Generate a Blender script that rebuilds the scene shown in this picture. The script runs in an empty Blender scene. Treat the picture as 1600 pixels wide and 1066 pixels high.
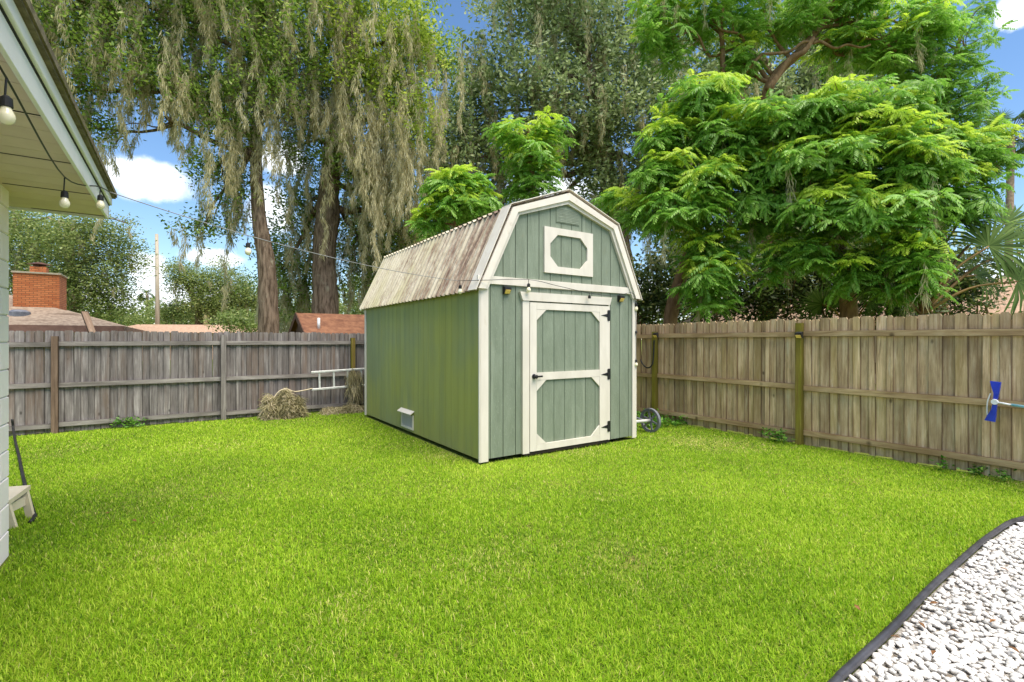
import bpy, math, random
import numpy as np
from mathutils import Vector, Matrix

random.seed(7); RNG = np.random.default_rng(11)
S = bpy.context.scene
COL = S.collection

# ------------------------------------------------------------------ camera
H = 1.65                      # eye height (m)
F = 762.0                     # focal length in pixels of the 1600 px wide photograph
HOR = 530.0                   # horizon row
YAW = math.atan2(0.560, 0.8285)
cy, sy = math.cos(YAW), math.sin(YAW)
cam_d = bpy.data.cameras.new('camera'); cam = bpy.data.objects.new('camera', cam_d)
COL.objects.link(cam); S.camera = cam
cam.location = (0, 0, H); cam.rotation_euler = (math.pi/2, 0, -YAW)
cam_d.sensor_width = 36; cam_d.lens = F/1600*36; cam_d.shift_y = -3/1600
cam_d.clip_start = 0.05; cam_d.clip_end = 3000

# ------------------------------------------------------------------ sky, sun, exposure
SUN_EL, SUN_DIR = math.radians(66), (0.16, -0.72)     # hazy sun high behind the camera
az = math.atan2(SUN_DIR[0], SUN_DIR[1])
w = bpy.data.worlds.new('World'); S.world = w; w.use_nodes = True
nt = w.node_tree; nt.nodes.clear()
def N(t, kind, **kw):
    n = t.nodes.new(kind)
    for k, v in kw.items(): setattr(n, k, v)
    return n
sky = N(nt, 'ShaderNodeTexSky', sky_type='NISHITA', sun_disc=False)
sky.sun_elevation = SUN_EL; sky.sun_rotation = az
sky.air_density = 1.0; sky.dust_density = 0.2; sky.ozone_density = 2.2
bg = N(nt, 'ShaderNodeBackground'); bg.inputs['Strength'].default_value = 0.12
out = N(nt, 'ShaderNodeOutputWorld')
def pix_dir(px, py):
    a, b = (px-800)/F, (HOR-py)/F
    return Vector((sy+cy*a, cy-sy*a, b)).normalized()
tc = N(nt, 'ShaderNodeTexCoord')
def vmath(t, op, a, b=None, c=None):
    n = N(t, 'ShaderNodeVectorMath', operation=op)
    for i, x in enumerate((a, b, c)):
        if x is None: continue
        if hasattr(x, 'links'): t.links.new(x, n.inputs[i])
        else: n.inputs[i].default_value = x
    return n
def fmath(t, op, a, b=None, clamp=False):
    n = N(t, 'ShaderNodeMath', operation=op, use_clamp=clamp)
    for i, x in enumerate((a, b)):
        if x is None: continue
        if hasattr(x, 'links'): t.links.new(x, n.inputs[i])
        else: n.inputs[i].default_value = x
    return n.outputs[0]
dirv = tc.outputs['Generated']
wn = N(nt, 'ShaderNodeTexNoise'); wn.inputs['Scale'].default_value = 11; wn.inputs['Detail'].default_value = 9
wn.inputs['Roughness'].default_value = 0.62
nt.links.new(dirv, wn.inputs['Vector'])
warp = vmath(nt, 'MULTIPLY', vmath(nt, 'SUBTRACT', wn.outputs['Color'], (.5, .5, .5)).outputs[0], (.075, .075, .055)).outputs[0]
wd = vmath(nt, 'ADD', dirv, warp).outputs[0]
mask = None
# separate fair-weather cumulus puffs inside the view: (direction, half width, half height)
puffs = [(pix_dir(232, 278), .072, .034), (pix_dir(330, 402), .055, .02), (pix_dir(232, 435), .032, .045),
         (pix_dir(300, 465), .09, .03), (pix_dir(440, 250), .05, .035), (pix_dir(420, 330), .05, .05), (pix_dir(1596, 12), .035, .02),
         (pix_dir(1000, 470), .25, .05), (pix_dir(1560, 470), .15, .07), (pix_dir(860, 300), .12, .03), (pix_dir(700, 440), .2, .06),
         (pix_dir(60, 470), .2, .05)]
rr = random.Random(3)
for i in range(20):  # extra puffs out of view, added to whiten the ambient light
    a = math.radians(60+i*62+rr.uniform(-12, 12)); e = math.radians(rr.uniform(12, 80))
    d_ = Vector((math.cos(a)*math.cos(e), -math.sin(a)*math.cos(e), math.sin(e))); sz = (rr.uniform(.12, .26), rr.uniform(.07, .14))
    if d_.x*sy+d_.y*cy < .45: puffs.append((d_, *sz))     # the view itself holds the puffs listed above
for d, rw, rh in puffs:
    v = vmath(nt, 'SUBTRACT', wd, tuple(d)).outputs[0]
    v = vmath(nt, 'MULTIPLY', v, (1/rw, 1/rw, 1/rh)).outputs[0]
    ln = vmath(nt, 'LENGTH', v).outputs['Value']
    m = N(nt, 'ShaderNodeMapRange', interpolation_type='SMOOTHSTEP')
    m.inputs[1].default_value = 1.05; m.inputs[2].default_value = 0.55
    nt.links.new(ln, m.inputs[0])
    mask = m.outputs[0] if mask is None else fmath(nt, 'MAXIMUM', mask, m.outputs[0])
cshade = N(nt, 'ShaderNodeMix', data_type='RGBA')
cshade.inputs[6].default_value = (6.2, 6.8, 7.6, 1); cshade.inputs[7].default_value = (8.6, 8.8, 9.0, 1)
nt.links.new(wn.outputs['Fac'], cshade.inputs[0])
hue = N(nt, 'ShaderNodeHueSaturation'); hue.inputs['Saturation'].default_value = 1.12; hue.inputs['Value'].default_value = 1.0
nt.links.new(sky.outputs[0], hue.inputs['Color'])
cm = N(nt, 'ShaderNodeMix', data_type='RGBA')
nt.links.new(mask, cm.inputs[0]); nt.links.new(hue.outputs[0], cm.inputs[6]); nt.links.new(cshade.outputs[2], cm.inputs[7])
nt.links.new(cm.outputs[2], bg.inputs['Color']); nt.links.new(bg.outputs[0], out.inputs[0])

sun_d = bpy.data.lights.new('sun', 'SUN'); sun = bpy.data.objects.new('sun', sun_d); COL.objects.link(sun)
sun_d.energy = 4.1; sun_d.angle = math.radians(50); sun_d.color = (1, .915, .79)
sd = Vector((SUN_DIR[0], SUN_DIR[1], 0)).normalized()*math.cos(SUN_EL) + Vector((0, 0, math.sin(SUN_EL)))
sun.rotation_euler = sd.to_track_quat('Z', 'Y').to_euler(); sun.location = (-6, -12, 25)
S.view_settings.view_transform = 'Standard'; S.view_settings.look = 'None'
S.view_settings.gamma = 1; S.view_settings.use_curve_mapping = False
S.view_settings.exposure = 0.82
S.cycles.max_bounces = 4; S.cycles.diffuse_bounces = 3; S.cycles.transparent_max_bounces = 8
S.cycles.glossy_bounces = 2; S.cycles.transmission_bounces = 4
S.cycles.use_denoising = True

# ------------------------------------------------------------------ helpers
def W(px, py, D):
    a = (px-800)/F
    return Vector(((sy+cy*a)*D, (cy-sy*a)*D, H+(HOR-py)/F*D))
def G(px, py, z=0.0):
    return W(px, py, F*(H-z)/(py-HOR))
def on_u(px, py, u):
    a = (px-800)/F; return W(px, py, u/(sy+cy*a))
def on_v(px, py, v):
    a = (px-800)/F; return W(px, py, v/(cy-sy*a))

class MB:
    def __init__(s): s.v = []; s.f = []
    def add(s, vs, fs):
        o = len(s.v); s.v += [tuple(x) for x in vs]; s.f += [tuple(i+o for i in f) for f in fs]; return s
    def box(s, x0, x1, y0, y1, z0, z1):
        return s.add([(x0,y0,z0),(x1,y0,z0),(x1,y1,z0),(x0,y1,z0),(x0,y0,z1),(x1,y0,z1),(x1,y1,z1),(x0,y1,z1)],
                     [(3,2,1,0),(4,5,6,7),(0,1,5,4),(1,2,6,5),(2,3,7,6),(3,0,4,7)])
    def cbox(s, x0, x1, y0, y1, z0, z1, c=.006):
        # box with chamfered long edges: an octagonal prism along its longest side
        d = [x1-x0, y1-y0, z1-z0]; k = d.index(max(d)); lo = [x0,y0,z0]; hi = [x1,y1,z1]
        a, b = [i for i in range(3) if i != k]
        prof = [(lo[a]+c,lo[b]),(hi[a]-c,lo[b]),(hi[a],lo[b]+c),(hi[a],hi[b]-c),(hi[a]-c,hi[b]),(lo[a]+c,hi[b]),(lo[a],hi[b]-c),(lo[a],lo[b]+c)]
        vs = []
        for e in (lo[k], hi[k]):
            for p in prof:
                q = [0,0,0]; q[k] = e; q[a] = p[0]; q[b] = p[1]; vs.append(q)
        fs = [tuple(range(8)), tuple(range(15, 7, -1))] + [(i,8+i,8+(i+1)%8,(i+1)%8) for i in range(8)]
        return s.add(vs, fs)
    def prism(s, poly, f, d):
        # poly: 2d points; f maps (a,b)->3d; d: extrusion vector
        n = len(poly); d = Vector(d); b = [Vector(f(*p)) for p in poly]
        return s.add(b+[p+d for p in b], [tuple(range(n)), tuple(range(2*n-1, n-1, -1))]+[(i,i+n,(i+1)%n+n,(i+1)%n) for i in range(n)])
    def tube(s, pts, rad, n=8, cap=True, jit=0):
        pts = [Vector(p) for p in pts]; m = len(pts)
        if not hasattr(rad, '__len__'): rad = [rad]*m
        up = Vector((0,0,1)); vs = []; pn = None
        for i, p in enumerate(pts):
            t = (pts[min(i+1,m-1)]-pts[max(i-1,0)]).normalized()
            if pn is None: pn = t.cross(up if abs(t.z) < .9 else Vector((1,0,0))).normalized()
            pn = (pn - t*pn.dot(t)).normalized(); b = t.cross(pn)
            for k in range(n):
                a = 2*math.pi*k/n; r = rad[i]*(1+(random.uniform(-jit,jit) if jit else 0))
                vs.append(p+(pn*math.cos(a)+b*math.sin(a))*r)
        fs = [(i*n+k, i*n+(k+1)%n, (i+1)*n+(k+1)%n, (i+1)*n+k) for i in range(m-1) for k in range(n)]
        if cap: fs += [tuple(range(n-1,-1,-1)), tuple((m-1)*n+k for k in range(n))]
        return s.add(vs, fs)
    def lathe(s, c, prof, n=14, axis='z'):
        vs = []
        for r, z in prof:
            for k in range(n):
                a = 2*math.pi*k/n; p = (r*math.cos(a), r*math.sin(a), z)
                if axis == 'x': p = (p[2], p[0], p[1])
                if axis == 'y': p = (p[0], p[2], p[1])
                vs.append((c[0]+p[0], c[1]+p[1], c[2]+p[2]))
        m = len(prof)
        fs = [(i*n+k, i*n+(k+1)%n, (i+1)*n+(k+1)%n, (i+1)*n+k) for i in range(m-1) for k in range(n)]
        fs += [tuple(range(n-1,-1,-1)), tuple((m-1)*n+k for k in range(n))]
        return s.add(vs, fs)
    def mesh(s, name, mat=None, smooth=False):
        me = bpy.data.meshes.new(name); me.from_pydata(s.v, [], s.f)
        bm_fix(me)
        if mat: me.materials.append(mat)
        if smooth: me.polygons.foreach_set('use_smooth', [True]*len(me.polygons))
        return me
    def build(s, name, mat, parent=None, smooth=False, loc=None):
        return place(s.mesh(name, mat, smooth), name, parent, loc)
import bmesh
def bm_fix(me):
    b = bmesh.new(); b.from_mesh(me); bmesh.ops.recalc_face_normals(b, faces=b.faces); b.to_mesh(me); b.free()
def place(me, name, parent=None, loc=None, rot=None, scale=None):
    o = bpy.data.objects.new(name, me); COL.objects.link(o)
    if parent is not None: o.parent = parent
    if loc is not None: o.location = loc
    if rot is not None: o.rotation_euler = rot
    if scale is not None: o.scale = scale
    return o
def tag(o, label, cat, group=None, kind=None):
    o['label'] = label; o['category'] = cat
    if group: o['group'] = group
    if kind: o['kind'] = kind
    return o
def struct(o, label, cat, kind='structure'):
    o['kind'] = kind; o['label'] = label; o['category'] = cat; return o
def empty(name, loc, label, cat, group=None):
    o = bpy.data.objects.new(name, None); COL.objects.link(o); o.location = loc; o.empty_display_size = .2
    return tag(o, label, cat, group)
def np_mesh(name, V, Fc, mat, rnd=None, smooth=False):
    V = np.asarray(V, np.float32).reshape(-1, 3); Fc = np.asarray(Fc, np.int32); m, k = Fc.shape
    me = bpy.data.meshes.new(name); me.vertices.add(len(V)); me.vertices.foreach_set('co', V.ravel())
    me.loops.add(m*k); me.loops.foreach_set('vertex_index', Fc.ravel())
    me.polygons.add(m); me.polygons.foreach_set('loop_start', np.arange(0, m*k, k, dtype=np.int32))
    me.update(calc_edges=True); me.validate()
    if rnd is not None:
        at = me.attributes.new('rnd', 'FLOAT', 'FACE'); at.data.foreach_set('value', np.asarray(rnd, np.float32))
    if smooth: me.polygons.foreach_set('use_smooth', np.ones(m, bool))
    me.materials.append(mat); return me
def spline(pts, n=6):
    P = [np.array(p, float) for p in pts]; P = [2*P[0]-P[1]]+P+[2*P[-1]-P[-2]]; o = []
    for i in range(1, len(P)-2):
        for t in np.linspace(0, 1, n, endpoint=False):
            a, b, c, d = P[i-1:i+3]
            o.append(.5*(2*b+(c-a)*t+(2*a-5*b+4*c-d)*t*t+(3*b-a-3*c+d)*t**3))
    o.append(P[-2]); return o

# ------------------------------------------------------------------ materials
def srgb(r, g, b):
    f = lambda c: ((c/255+.055)/1.055)**2.4 if c > 10 else c/255/12.92
    return (f(r), f(g), f(b), 1)
def newmat(name):
    m = bpy.data.materials.new(name); m.use_nodes = True
    return m, m.node_tree, m.node_tree.nodes['Principled BSDF']
def ramp(t, fac, stops):
    r = N(t, 'ShaderNodeValToRGB'); e = r.color_ramp.elements
    while len(e) < len(stops): e.new(.5)
    for el, (p, c) in zip(e, stops): el.position = p; el.color = c
    t.links.new(fac, r.inputs[0]); return r.outputs[0]
def coords(t, kind='Object', scale=(1,1,1), jitter=True):
    c = N(t, 'ShaderNodeTexCoord').outputs[kind]
    if jitter:
        oi = N(t, 'ShaderNodeObjectInfo'); k = fmath(t, 'MULTIPLY', oi.outputs['Random'], 53.0)
        c = vmath(t, 'ADD', c, k).outputs[0]
    return vmath(t, 'MULTIPLY', c, scale).outputs[0]
def noise(t, vec, scale, detail=6, rough=.6, dist=0):
    n = N(t, 'ShaderNodeTexNoise'); t.links.new(vec, n.inputs['Vector'])
    n.inputs['Scale'].default_value = scale; n.inputs['Detail'].default_value = detail
    n.inputs['Roughness'].default_value = rough; n.inputs['Distortion'].default_value = dist
    return n.outputs['Fac']
def mixc(t, fac, a, b, mode='MIX'):
    n = N(t, 'ShaderNodeMix', data_type='RGBA', blend_type=mode)
    for i, x in ((0, fac), (6, a), (7, b)):
        if hasattr(x, 'links'): t.links.new(x, n.inputs[i])
        else: n.inputs[i].default_value = x
    return n.outputs[2]
def bump(t, bs, h, strength=.3, dist=.01):
    n = N(t, 'ShaderNodeBump'); n.inputs['Strength'].default_value = strength; n.inputs['Distance'].default_value = dist
    t.links.new(h, n.inputs['Height']); t.links.new(n.outputs[0], bs.inputs['Normal'])
def objvar(t, col, amt):
    oi = N(t, 'ShaderNodeObjectInfo'); h = N(t, 'ShaderNodeHueSaturation')
    v = fmath(t, 'ADD', fmath(t, 'MULTIPLY', oi.outputs['Random'], 2*amt), 1-amt)
    t.links.new(v, h.inputs['Value']); t.links.new(col, h.inputs['Color']); return h.outputs[0]
def pm(name, c1, c2, scale=(1,1,1), ns=8, rough=.7, spec=.3, bstr=.2, bdist=.005, bns=None, var=0, stain=None, lo=.35, hi=.65, jitter=True, kind='Object', metal=0):
    """two-tone noise paint with relief, per-object value shift and an optional stain (colour, stretch, scale, lo, hi)"""
    m, t, b = newmat(name)
    v = coords(t, kind, scale, jitter); n = noise(t, v, ns)
    col = ramp(t, n, [(lo, c1), (hi, c2)])
    for s in (stain or []):
        sv = coords(t, s[5] if len(s) > 5 else kind, s[1], jitter); sn = noise(t, sv, s[2], 8, .65)
        fac = ramp(t, sn, [(s[3], (0,0,0,1)), (s[4], (1,1,1,1))])
        col = mixc(t, fac, col, s[0])
    if var: col = objvar(t, col, var)
    t.links.new(col, b.inputs['Base Color']); b.inputs['Roughness'].default_value = rough
    b.inputs['Specular IOR Level'].default_value = spec; b.inputs['Metallic'].default_value = metal
    if bstr: bump(t, b, noise(t, v, bns or ns*3, 8, .7), bstr, bdist)
    return m
def leafmat(name, stops, trans=.35, rough=.45, spec=.35, objv=0):
    m, t, b = newmat(name)
    a = N(t, 'ShaderNodeAttribute', attribute_name='rnd')
    col = ramp(t, a.outputs['Fac'], stops)
    if objv: col = objvar(t, col, objv)
    t.links.new(col, b.inputs['Base Color']); b.inputs['Roughness'].default_value = rough
    b.inputs['Specular IOR Level'].default_value = spec
    tr = N(t, 'ShaderNodeBsdfTranslucent'); t.links.new(col, tr.inputs['Color'])
    mx = N(t, 'ShaderNodeMixShader'); mx.inputs[0].default_value = trans
    t.links.new(b.outputs[0], mx.inputs[1]); t.links.new(tr.outputs[0], mx.inputs[2])
    t.links.new(mx.outputs[0], t.nodes['Material Output'].inputs[0]); return m
def wood(name, dark, mid, light, var=.2, algae=None, top=None):
    """weathered softwood: long grain along z, knots, per-board tone"""
    m, t, b = newmat(name)
    v = coords(t, 'Object', (1,1,1)); g = vmath(t, 'MULTIPLY', v, (1,1,.045)).outputs[0]
    n1 = noise(t, g, 34, 9, .7, .6); n2 = noise(t, vmath(t, 'MULTIPLY', v, (1,1,.25)).outputs[0], 5, 6, .65)
    col = ramp(t, n1, [(.3, dark), (.5, mid), (.72, light)])
    col = mixc(t, ramp(t, n2, [(.38, (0,0,0,1)), (.7, (.75,.75,.75,1))]), col, dark)
    vo = N(t, 'ShaderNodeTexVoronoi'); vo.inputs['Scale'].default_value = 4.2
    t.links.new(vmath(t, 'MULTIPLY', v, (1,1,.55)).outputs[0], vo.inputs['Vector'])
    col = mixc(t, ramp(t, vo.outputs['Distance'], [(.035, (.8,.8,.8,1)), (.1, (0,0,0,1))]), col, tuple(x*.35 for x in dark[:3])+(1,))
    for a in (algae or []):
        an = noise(t, vmath(t, 'MULTIPLY', v, a[1]).outputs[0], a[2], 7, .65)
        col = mixc(t, ramp(t, an, [(a[3], (0,0,0,1)), (a[4], (1,1,1,1))]), col, a[0])
    # darkened long edges paint in the shade lines between the boards
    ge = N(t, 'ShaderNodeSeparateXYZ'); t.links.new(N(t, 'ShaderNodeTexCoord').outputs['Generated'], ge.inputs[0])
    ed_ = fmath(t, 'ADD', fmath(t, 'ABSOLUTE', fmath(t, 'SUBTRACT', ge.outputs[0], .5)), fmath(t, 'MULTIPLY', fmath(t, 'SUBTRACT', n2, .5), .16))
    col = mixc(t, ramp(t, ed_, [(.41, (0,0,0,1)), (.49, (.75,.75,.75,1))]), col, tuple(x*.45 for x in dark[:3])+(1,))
    col = objvar(t, col, var)
    t.links.new(col, b.inputs['Base Color']); b.inputs['Roughness'].default_value = .88; b.inputs['Specular IOR Level'].default_value = .15
    bump(t, b, n1, .55, .004); return m

C = srgb
M = {}
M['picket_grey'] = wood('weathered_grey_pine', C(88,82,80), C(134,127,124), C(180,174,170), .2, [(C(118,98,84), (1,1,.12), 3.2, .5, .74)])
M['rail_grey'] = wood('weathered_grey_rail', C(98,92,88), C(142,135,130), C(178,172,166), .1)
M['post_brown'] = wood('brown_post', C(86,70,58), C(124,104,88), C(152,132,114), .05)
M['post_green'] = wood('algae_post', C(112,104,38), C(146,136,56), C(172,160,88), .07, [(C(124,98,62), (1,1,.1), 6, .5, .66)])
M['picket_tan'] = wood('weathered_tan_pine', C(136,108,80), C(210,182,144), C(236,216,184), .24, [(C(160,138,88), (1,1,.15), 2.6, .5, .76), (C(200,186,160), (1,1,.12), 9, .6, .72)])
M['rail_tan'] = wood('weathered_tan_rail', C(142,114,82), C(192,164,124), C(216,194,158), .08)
M['green'] = pm('sage_siding_paint', C(116,126,108), C(129,139,121), (1,1,.25), 9, .62, .3, 1.0, .006, 55, .04, stain=[(C(148,156,138), (1,1,.06), 9, .55, .75), (C(150,158,142), (1,1,.5), 70, .58, .72), (C(120,116,84), (1,1,.5), 2.4, .64, .82)])
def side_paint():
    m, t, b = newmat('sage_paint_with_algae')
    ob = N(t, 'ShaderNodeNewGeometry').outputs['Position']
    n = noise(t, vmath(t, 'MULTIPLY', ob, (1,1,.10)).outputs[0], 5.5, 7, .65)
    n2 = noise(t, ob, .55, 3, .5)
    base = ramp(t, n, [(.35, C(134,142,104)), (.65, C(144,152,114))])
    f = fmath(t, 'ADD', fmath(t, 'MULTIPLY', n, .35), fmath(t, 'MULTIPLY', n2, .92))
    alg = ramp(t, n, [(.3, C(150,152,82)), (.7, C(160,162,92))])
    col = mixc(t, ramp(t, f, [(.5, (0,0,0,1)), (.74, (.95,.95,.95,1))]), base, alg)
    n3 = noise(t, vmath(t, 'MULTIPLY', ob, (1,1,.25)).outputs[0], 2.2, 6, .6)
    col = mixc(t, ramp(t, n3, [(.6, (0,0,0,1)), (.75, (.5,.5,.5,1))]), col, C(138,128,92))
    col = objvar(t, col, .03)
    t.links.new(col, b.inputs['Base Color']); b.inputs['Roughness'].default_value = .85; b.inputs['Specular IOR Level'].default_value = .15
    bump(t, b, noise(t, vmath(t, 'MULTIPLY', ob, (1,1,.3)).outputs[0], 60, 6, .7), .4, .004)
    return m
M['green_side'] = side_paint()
M['groove'] = pm('groove_paint', C(70,92,72), C(80,104,82), ns=6, bstr=0)
M['trim'] = pm('cream_trim_paint', C(208,200,187), C(221,213,201), (1,1,.3), 5, .55, .35, .15, .003, 30, .02, stain=[(C(186,168,136), (1,1,.35), 3.2, .64, .8)])
M['trim_metal'] = pm('cream_metal_flashing', C(214,204,190), C(226,218,205), ns=3, rough=.4, spec=.5, bstr=.05, stain=[(C(182,166,142), (1,1,1), 7, .6, .8)])
def roof_metal():
    m, t, b = newmat('stained_cream_metal_roof')
    ob = N(t, 'ShaderNodeTexCoord').outputs['Object']
    st = vmath(t, 'MULTIPLY', ob, (.16,2.2,.09)).outputs[0]
    n = noise(t, st, 8, 9, .72, .3); fine = noise(t, vmath(t, 'MULTIPLY', ob, (.8,1.4,.4)).outputs[0], 22, 9, .8); big = noise(t, ob, .8, 3, .5)
    col = ramp(t, noise(t, ob, 4), [(.3, C(184,174,148)), (.7, C(210,201,180))])
    col = mixc(t, ramp(t, big, [(.45, (0,0,0,1)), (.68, (.55,.55,.55,1))]), col, C(178,172,120))
    f = fmath(t, 'ADD', fmath(t, 'MULTIPLY', n, .6), fmath(t, 'MULTIPLY', fine, .4))
    # rust and lichen are heavier towards the door end of the roof
    sx = N(t, 'ShaderNodeSeparateXYZ'); t.links.new(ob, sx.inputs[0])
    gr = N(t, 'ShaderNodeMapRange'); t.links.new(sx.outputs[1], gr.inputs[0])
    gr.inputs[1].default_value = 0; gr.inputs[2].default_value = 4.9; gr.inputs[3].default_value = .085; gr.inputs[4].default_value = -.045
    f = fmath(t, 'ADD', f, gr.outputs[0])
    col = mixc(t, ramp(t, f, [(.49, (0,0,0,1)), (.60, (.85,.85,.85,1))]), col, C(128,102,86))
    f2 = fmath(t, 'ADD', f, 0)
    col = mixc(t, ramp(t, f2, [(.60, (0,0,0,1)), (.67, (.85,.85,.85,1))]), col, C(78,54,44))
    t.links.new(col, b.inputs['Base Color']); b.inputs['Roughness'].default_value = .6; b.inputs['Specular IOR Level'].default_value = .3
    bump(t, b, fine, .2, .003); return m
M['roof'] = roof_metal()
M['black'] = pm('black_iron', C(22,22,24), C(36,36,38), ns=20, rough=.45, spec=.4, bstr=.1)
M['rubber'] = pm('black_rubber', C(24,24,26), C(44,44,46), ns=12, rough=.6, bstr=.1)
M['edging'] = pm('black_edging_plastic', C(42,42,46), C(70,70,76), (1,1,1), 5, .42, .5, .15, .003, 40, jitter=False)
M['dark'] = pm('dark_skid', C(30,26,22), C(52,44,36), ns=6)
M['alu'] = pm('dull_aluminium', C(196,196,192), C(226,226,222), ns=12, rough=.4, bstr=.05, metal=.25)
M['grey_plastic'] = pm('grey_plastic', C(96,98,108), C(124,126,134), ns=8, rough=.5, bstr=.05)
M['blue'] = pm('blue_plastic', C(24,48,176), C(34,66,204), ns=6, rough=.35, spec=.5, bstr=.03)
M['white_plastic'] = pm('white_plastic', C(218,220,224), C(236,238,240), ns=6, rough=.35, bstr=.03)
M['pole_blue'] = pm('pale_blue_pole', C(128,186,204), C(160,208,220), ns=6, rough=.3, bstr=.03)
M['house_white'] = pm('white_block_paint', C(246,235,236), C(251,243,243), ns=4, rough=.75, bstr=.4, bdist=.004, bns=60, var=.02)
M['mortar'] = pm('painted_mortar', C(196,198,192), C(212,212,206), ns=6, rough=.85)
M['soffit'] = pm('beige_soffit_vinyl', C(212,190,184), C(222,202,196), ns=3, rough=.7, bstr=.1, var=.02)
M['fascia'] = pm('white_fascia_paint', C(232,232,234), C(242,242,244), (1,1,1), 3, .5, bstr=.1, stain=[(C(206,204,198), (1,.3,1), 4, .6, .8)])
M['shingle'] = pm('weathered_shingles', C(92,84,70), C(132,122,100), ns=14, rough=.95, bstr=.6, bdist=.01, stain=[(C(100,96,52), (1,1,1), 3, .5, .65)])
M['shingle_brown'] = pm('brown_shingles', C(128,110,94), C(164,146,128), (1,1,1), 7, .95, bstr=.5, bdist=.01, jitter=False, stain=[(C(96,78,64), (.3,1,1), 1.2, .55, .7)])
M['shingle_tan'] = pm('tan_shingles', C(152,124,104), C(178,150,128), ns=6, rough=.95, bstr=.5, bdist=.01, jitter=False)
M['shingle_red'] = pm('red_brown_shingles', C(102,68,52), C(134,94,70), (1,1,1), 6, .95, bstr=.5, bdist=.012, jitter=False, stain=[(C(88,54,40), (1,1,1), 2, .55, .7)])
M['purple_fascia'] = pm('mauve_fascia', C(118,84,76), C(140,104,94), ns=3)
M['yellow_wall'] = pm('yellow_stucco', C(196,158,70), C(214,178,92), ns=4)
M['pink_wall'] = pm('pale_pink_stucco', C(214,176,156), C(228,194,174), ns=4)
M['brown_wood'] = pm('dark_brown_boards', C(66,44,34), C(92,62,48), (1,1,.2), 8)
M['concrete'] = pm('pale_pole_wood', C(150,140,122), C(176,166,148), (1,1,.1), 6)
M['beige_resin'] = pm('beige_resin', C(206,192,166), C(222,210,186), ns=5, rough=.5, bstr=.05)
M['bark'] = pm('oak_bark', C(84,70,56), C(148,128,108), (1,1,.16), 14, .95, .1, 1.0, .05, 22, .08, lo=.36, hi=.62, stain=[(C(160,152,128), (1,1,.5), 3, .62, .72)])
M['bark_smooth'] = pm('smooth_brown_bark', C(104,80,56), C(146,118,88), (1,1,.3), 10, .9, .15, .5, .02, 22)
M['palm_trunk'] = pm('palm_trunk', C(122,106,88), C(160,142,118), (1,1,1), 8, .95, .1, .6, .02)
M['bulb_glass'] = pm('frosted_bulb_glass', C(236,226,190), C(244,236,210), ns=4, rough=.15, spec=.6, bstr=0)
M['lens'] = pm('warm_solar_lens', C(232,190,96), C(248,214,130), ns=40, rough=.3, spec=.5, bstr=.1)
M['rope'] = pm('pale_rope', C(196,180,150), C(214,200,172), ns=30)
M['cord_white'] = pm('pale_cord', C(120,120,120), C(146,146,146), ns=20, bstr=0)
M['mesh_grey'] = pm('grey_vent_mesh', C(138,128,128), C(166,158,158), ns=80, rough=.6, bstr=.3)
def brick_mat():
    m, t, b = newmat('orange_brick')
    c = N(t, 'ShaderNodeTexCoord').outputs['Object']
    sp = N(t, 'ShaderNodeSeparateXYZ'); t.links.new(c, sp.inputs[0])
    cb = N(t, 'ShaderNodeCombineXYZ'); t.links.new(fmath(t, 'ADD', sp.outputs[0], sp.outputs[1]), cb.inputs[0]); t.links.new(sp.outputs[2], cb.inputs[1])
    br = N(t, 'ShaderNodeTexBrick'); t.links.new(cb.outputs[0], br.inputs['Vector'])
    br.inputs['Scale'].default_value = 1; br.inputs['Brick Width'].default_value = .23; br.inputs['Row Height'].default_value = .078
    br.inputs['Mortar Size'].default_value = .011; br.inputs['Color1'].default_value = C(172,94,52); br.inputs['Color2'].default_value = C(198,122,74)
    br.inputs['Mortar'].default_value = C(120,78,52)
    t.links.new(br.outputs['Color'], b.inputs['Base Color']); b.inputs['Roughness'].default_value = .9
    bump(t, b, br.outputs['Fac'], -.6, .01); return m
M['brick'] = brick_mat()
M['oak'] = leafmat('live_oak_leaves', [(0, C(72,98,36)), (.35, C(112,144,56)), (.7, C(152,178,80)), (1, C(196,208,126))], .45, .45, .35)
M['oak_yellow'] = leafmat('yellow_green_oak_leaves', [(0, C(96,122,40)), (.35, C(140,166,58)), (.7, C(176,196,80)), (1, C(208,214,116))], .5, .45)  # yellower leaf colour for the upper right clumps of one oak
M['oak_blue'] = leafmat('grey_green_oak_leaves', [(0, C(88,104,58)), (.35, C(128,148,92)), (.7, C(166,182,128)), (1, C(208,218,176))], .45, .42, .4)
M['oak_far'] = leafmat('far_oak_leaves', [(0, C(84,104,50)), (.4, C(124,144,76)), (.75, C(160,172,104)), (1, C(190,194,134))], .45)
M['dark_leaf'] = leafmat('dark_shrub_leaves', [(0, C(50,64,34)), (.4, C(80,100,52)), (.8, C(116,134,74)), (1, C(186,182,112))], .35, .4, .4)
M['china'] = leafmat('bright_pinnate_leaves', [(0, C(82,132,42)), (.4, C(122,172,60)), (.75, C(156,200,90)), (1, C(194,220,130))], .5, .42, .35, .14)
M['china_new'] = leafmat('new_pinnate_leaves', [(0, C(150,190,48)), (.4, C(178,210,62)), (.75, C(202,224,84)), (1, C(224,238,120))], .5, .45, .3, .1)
M['moss'] = leafmat('spanish_moss_strands', [(0, C(170,160,120)), (.4, C(201,192,149)), (.75, C(219,211,173)), (1, C(234,227,197))], .5, .9, .05)
M['moss_dry'] = leafmat('dry_moss_and_straw', [(0, C(112,106,76)), (.4, C(154,146,108)), (.75, C(182,172,138)), (1, C(204,188,162))], .25, .9, .05)
M['palm'] = leafmat('palmetto_blades', [(0, C(50,76,32)), (.5, C(84,110,50)), (1, C(124,146,80))], .35, .65, .1)
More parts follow.
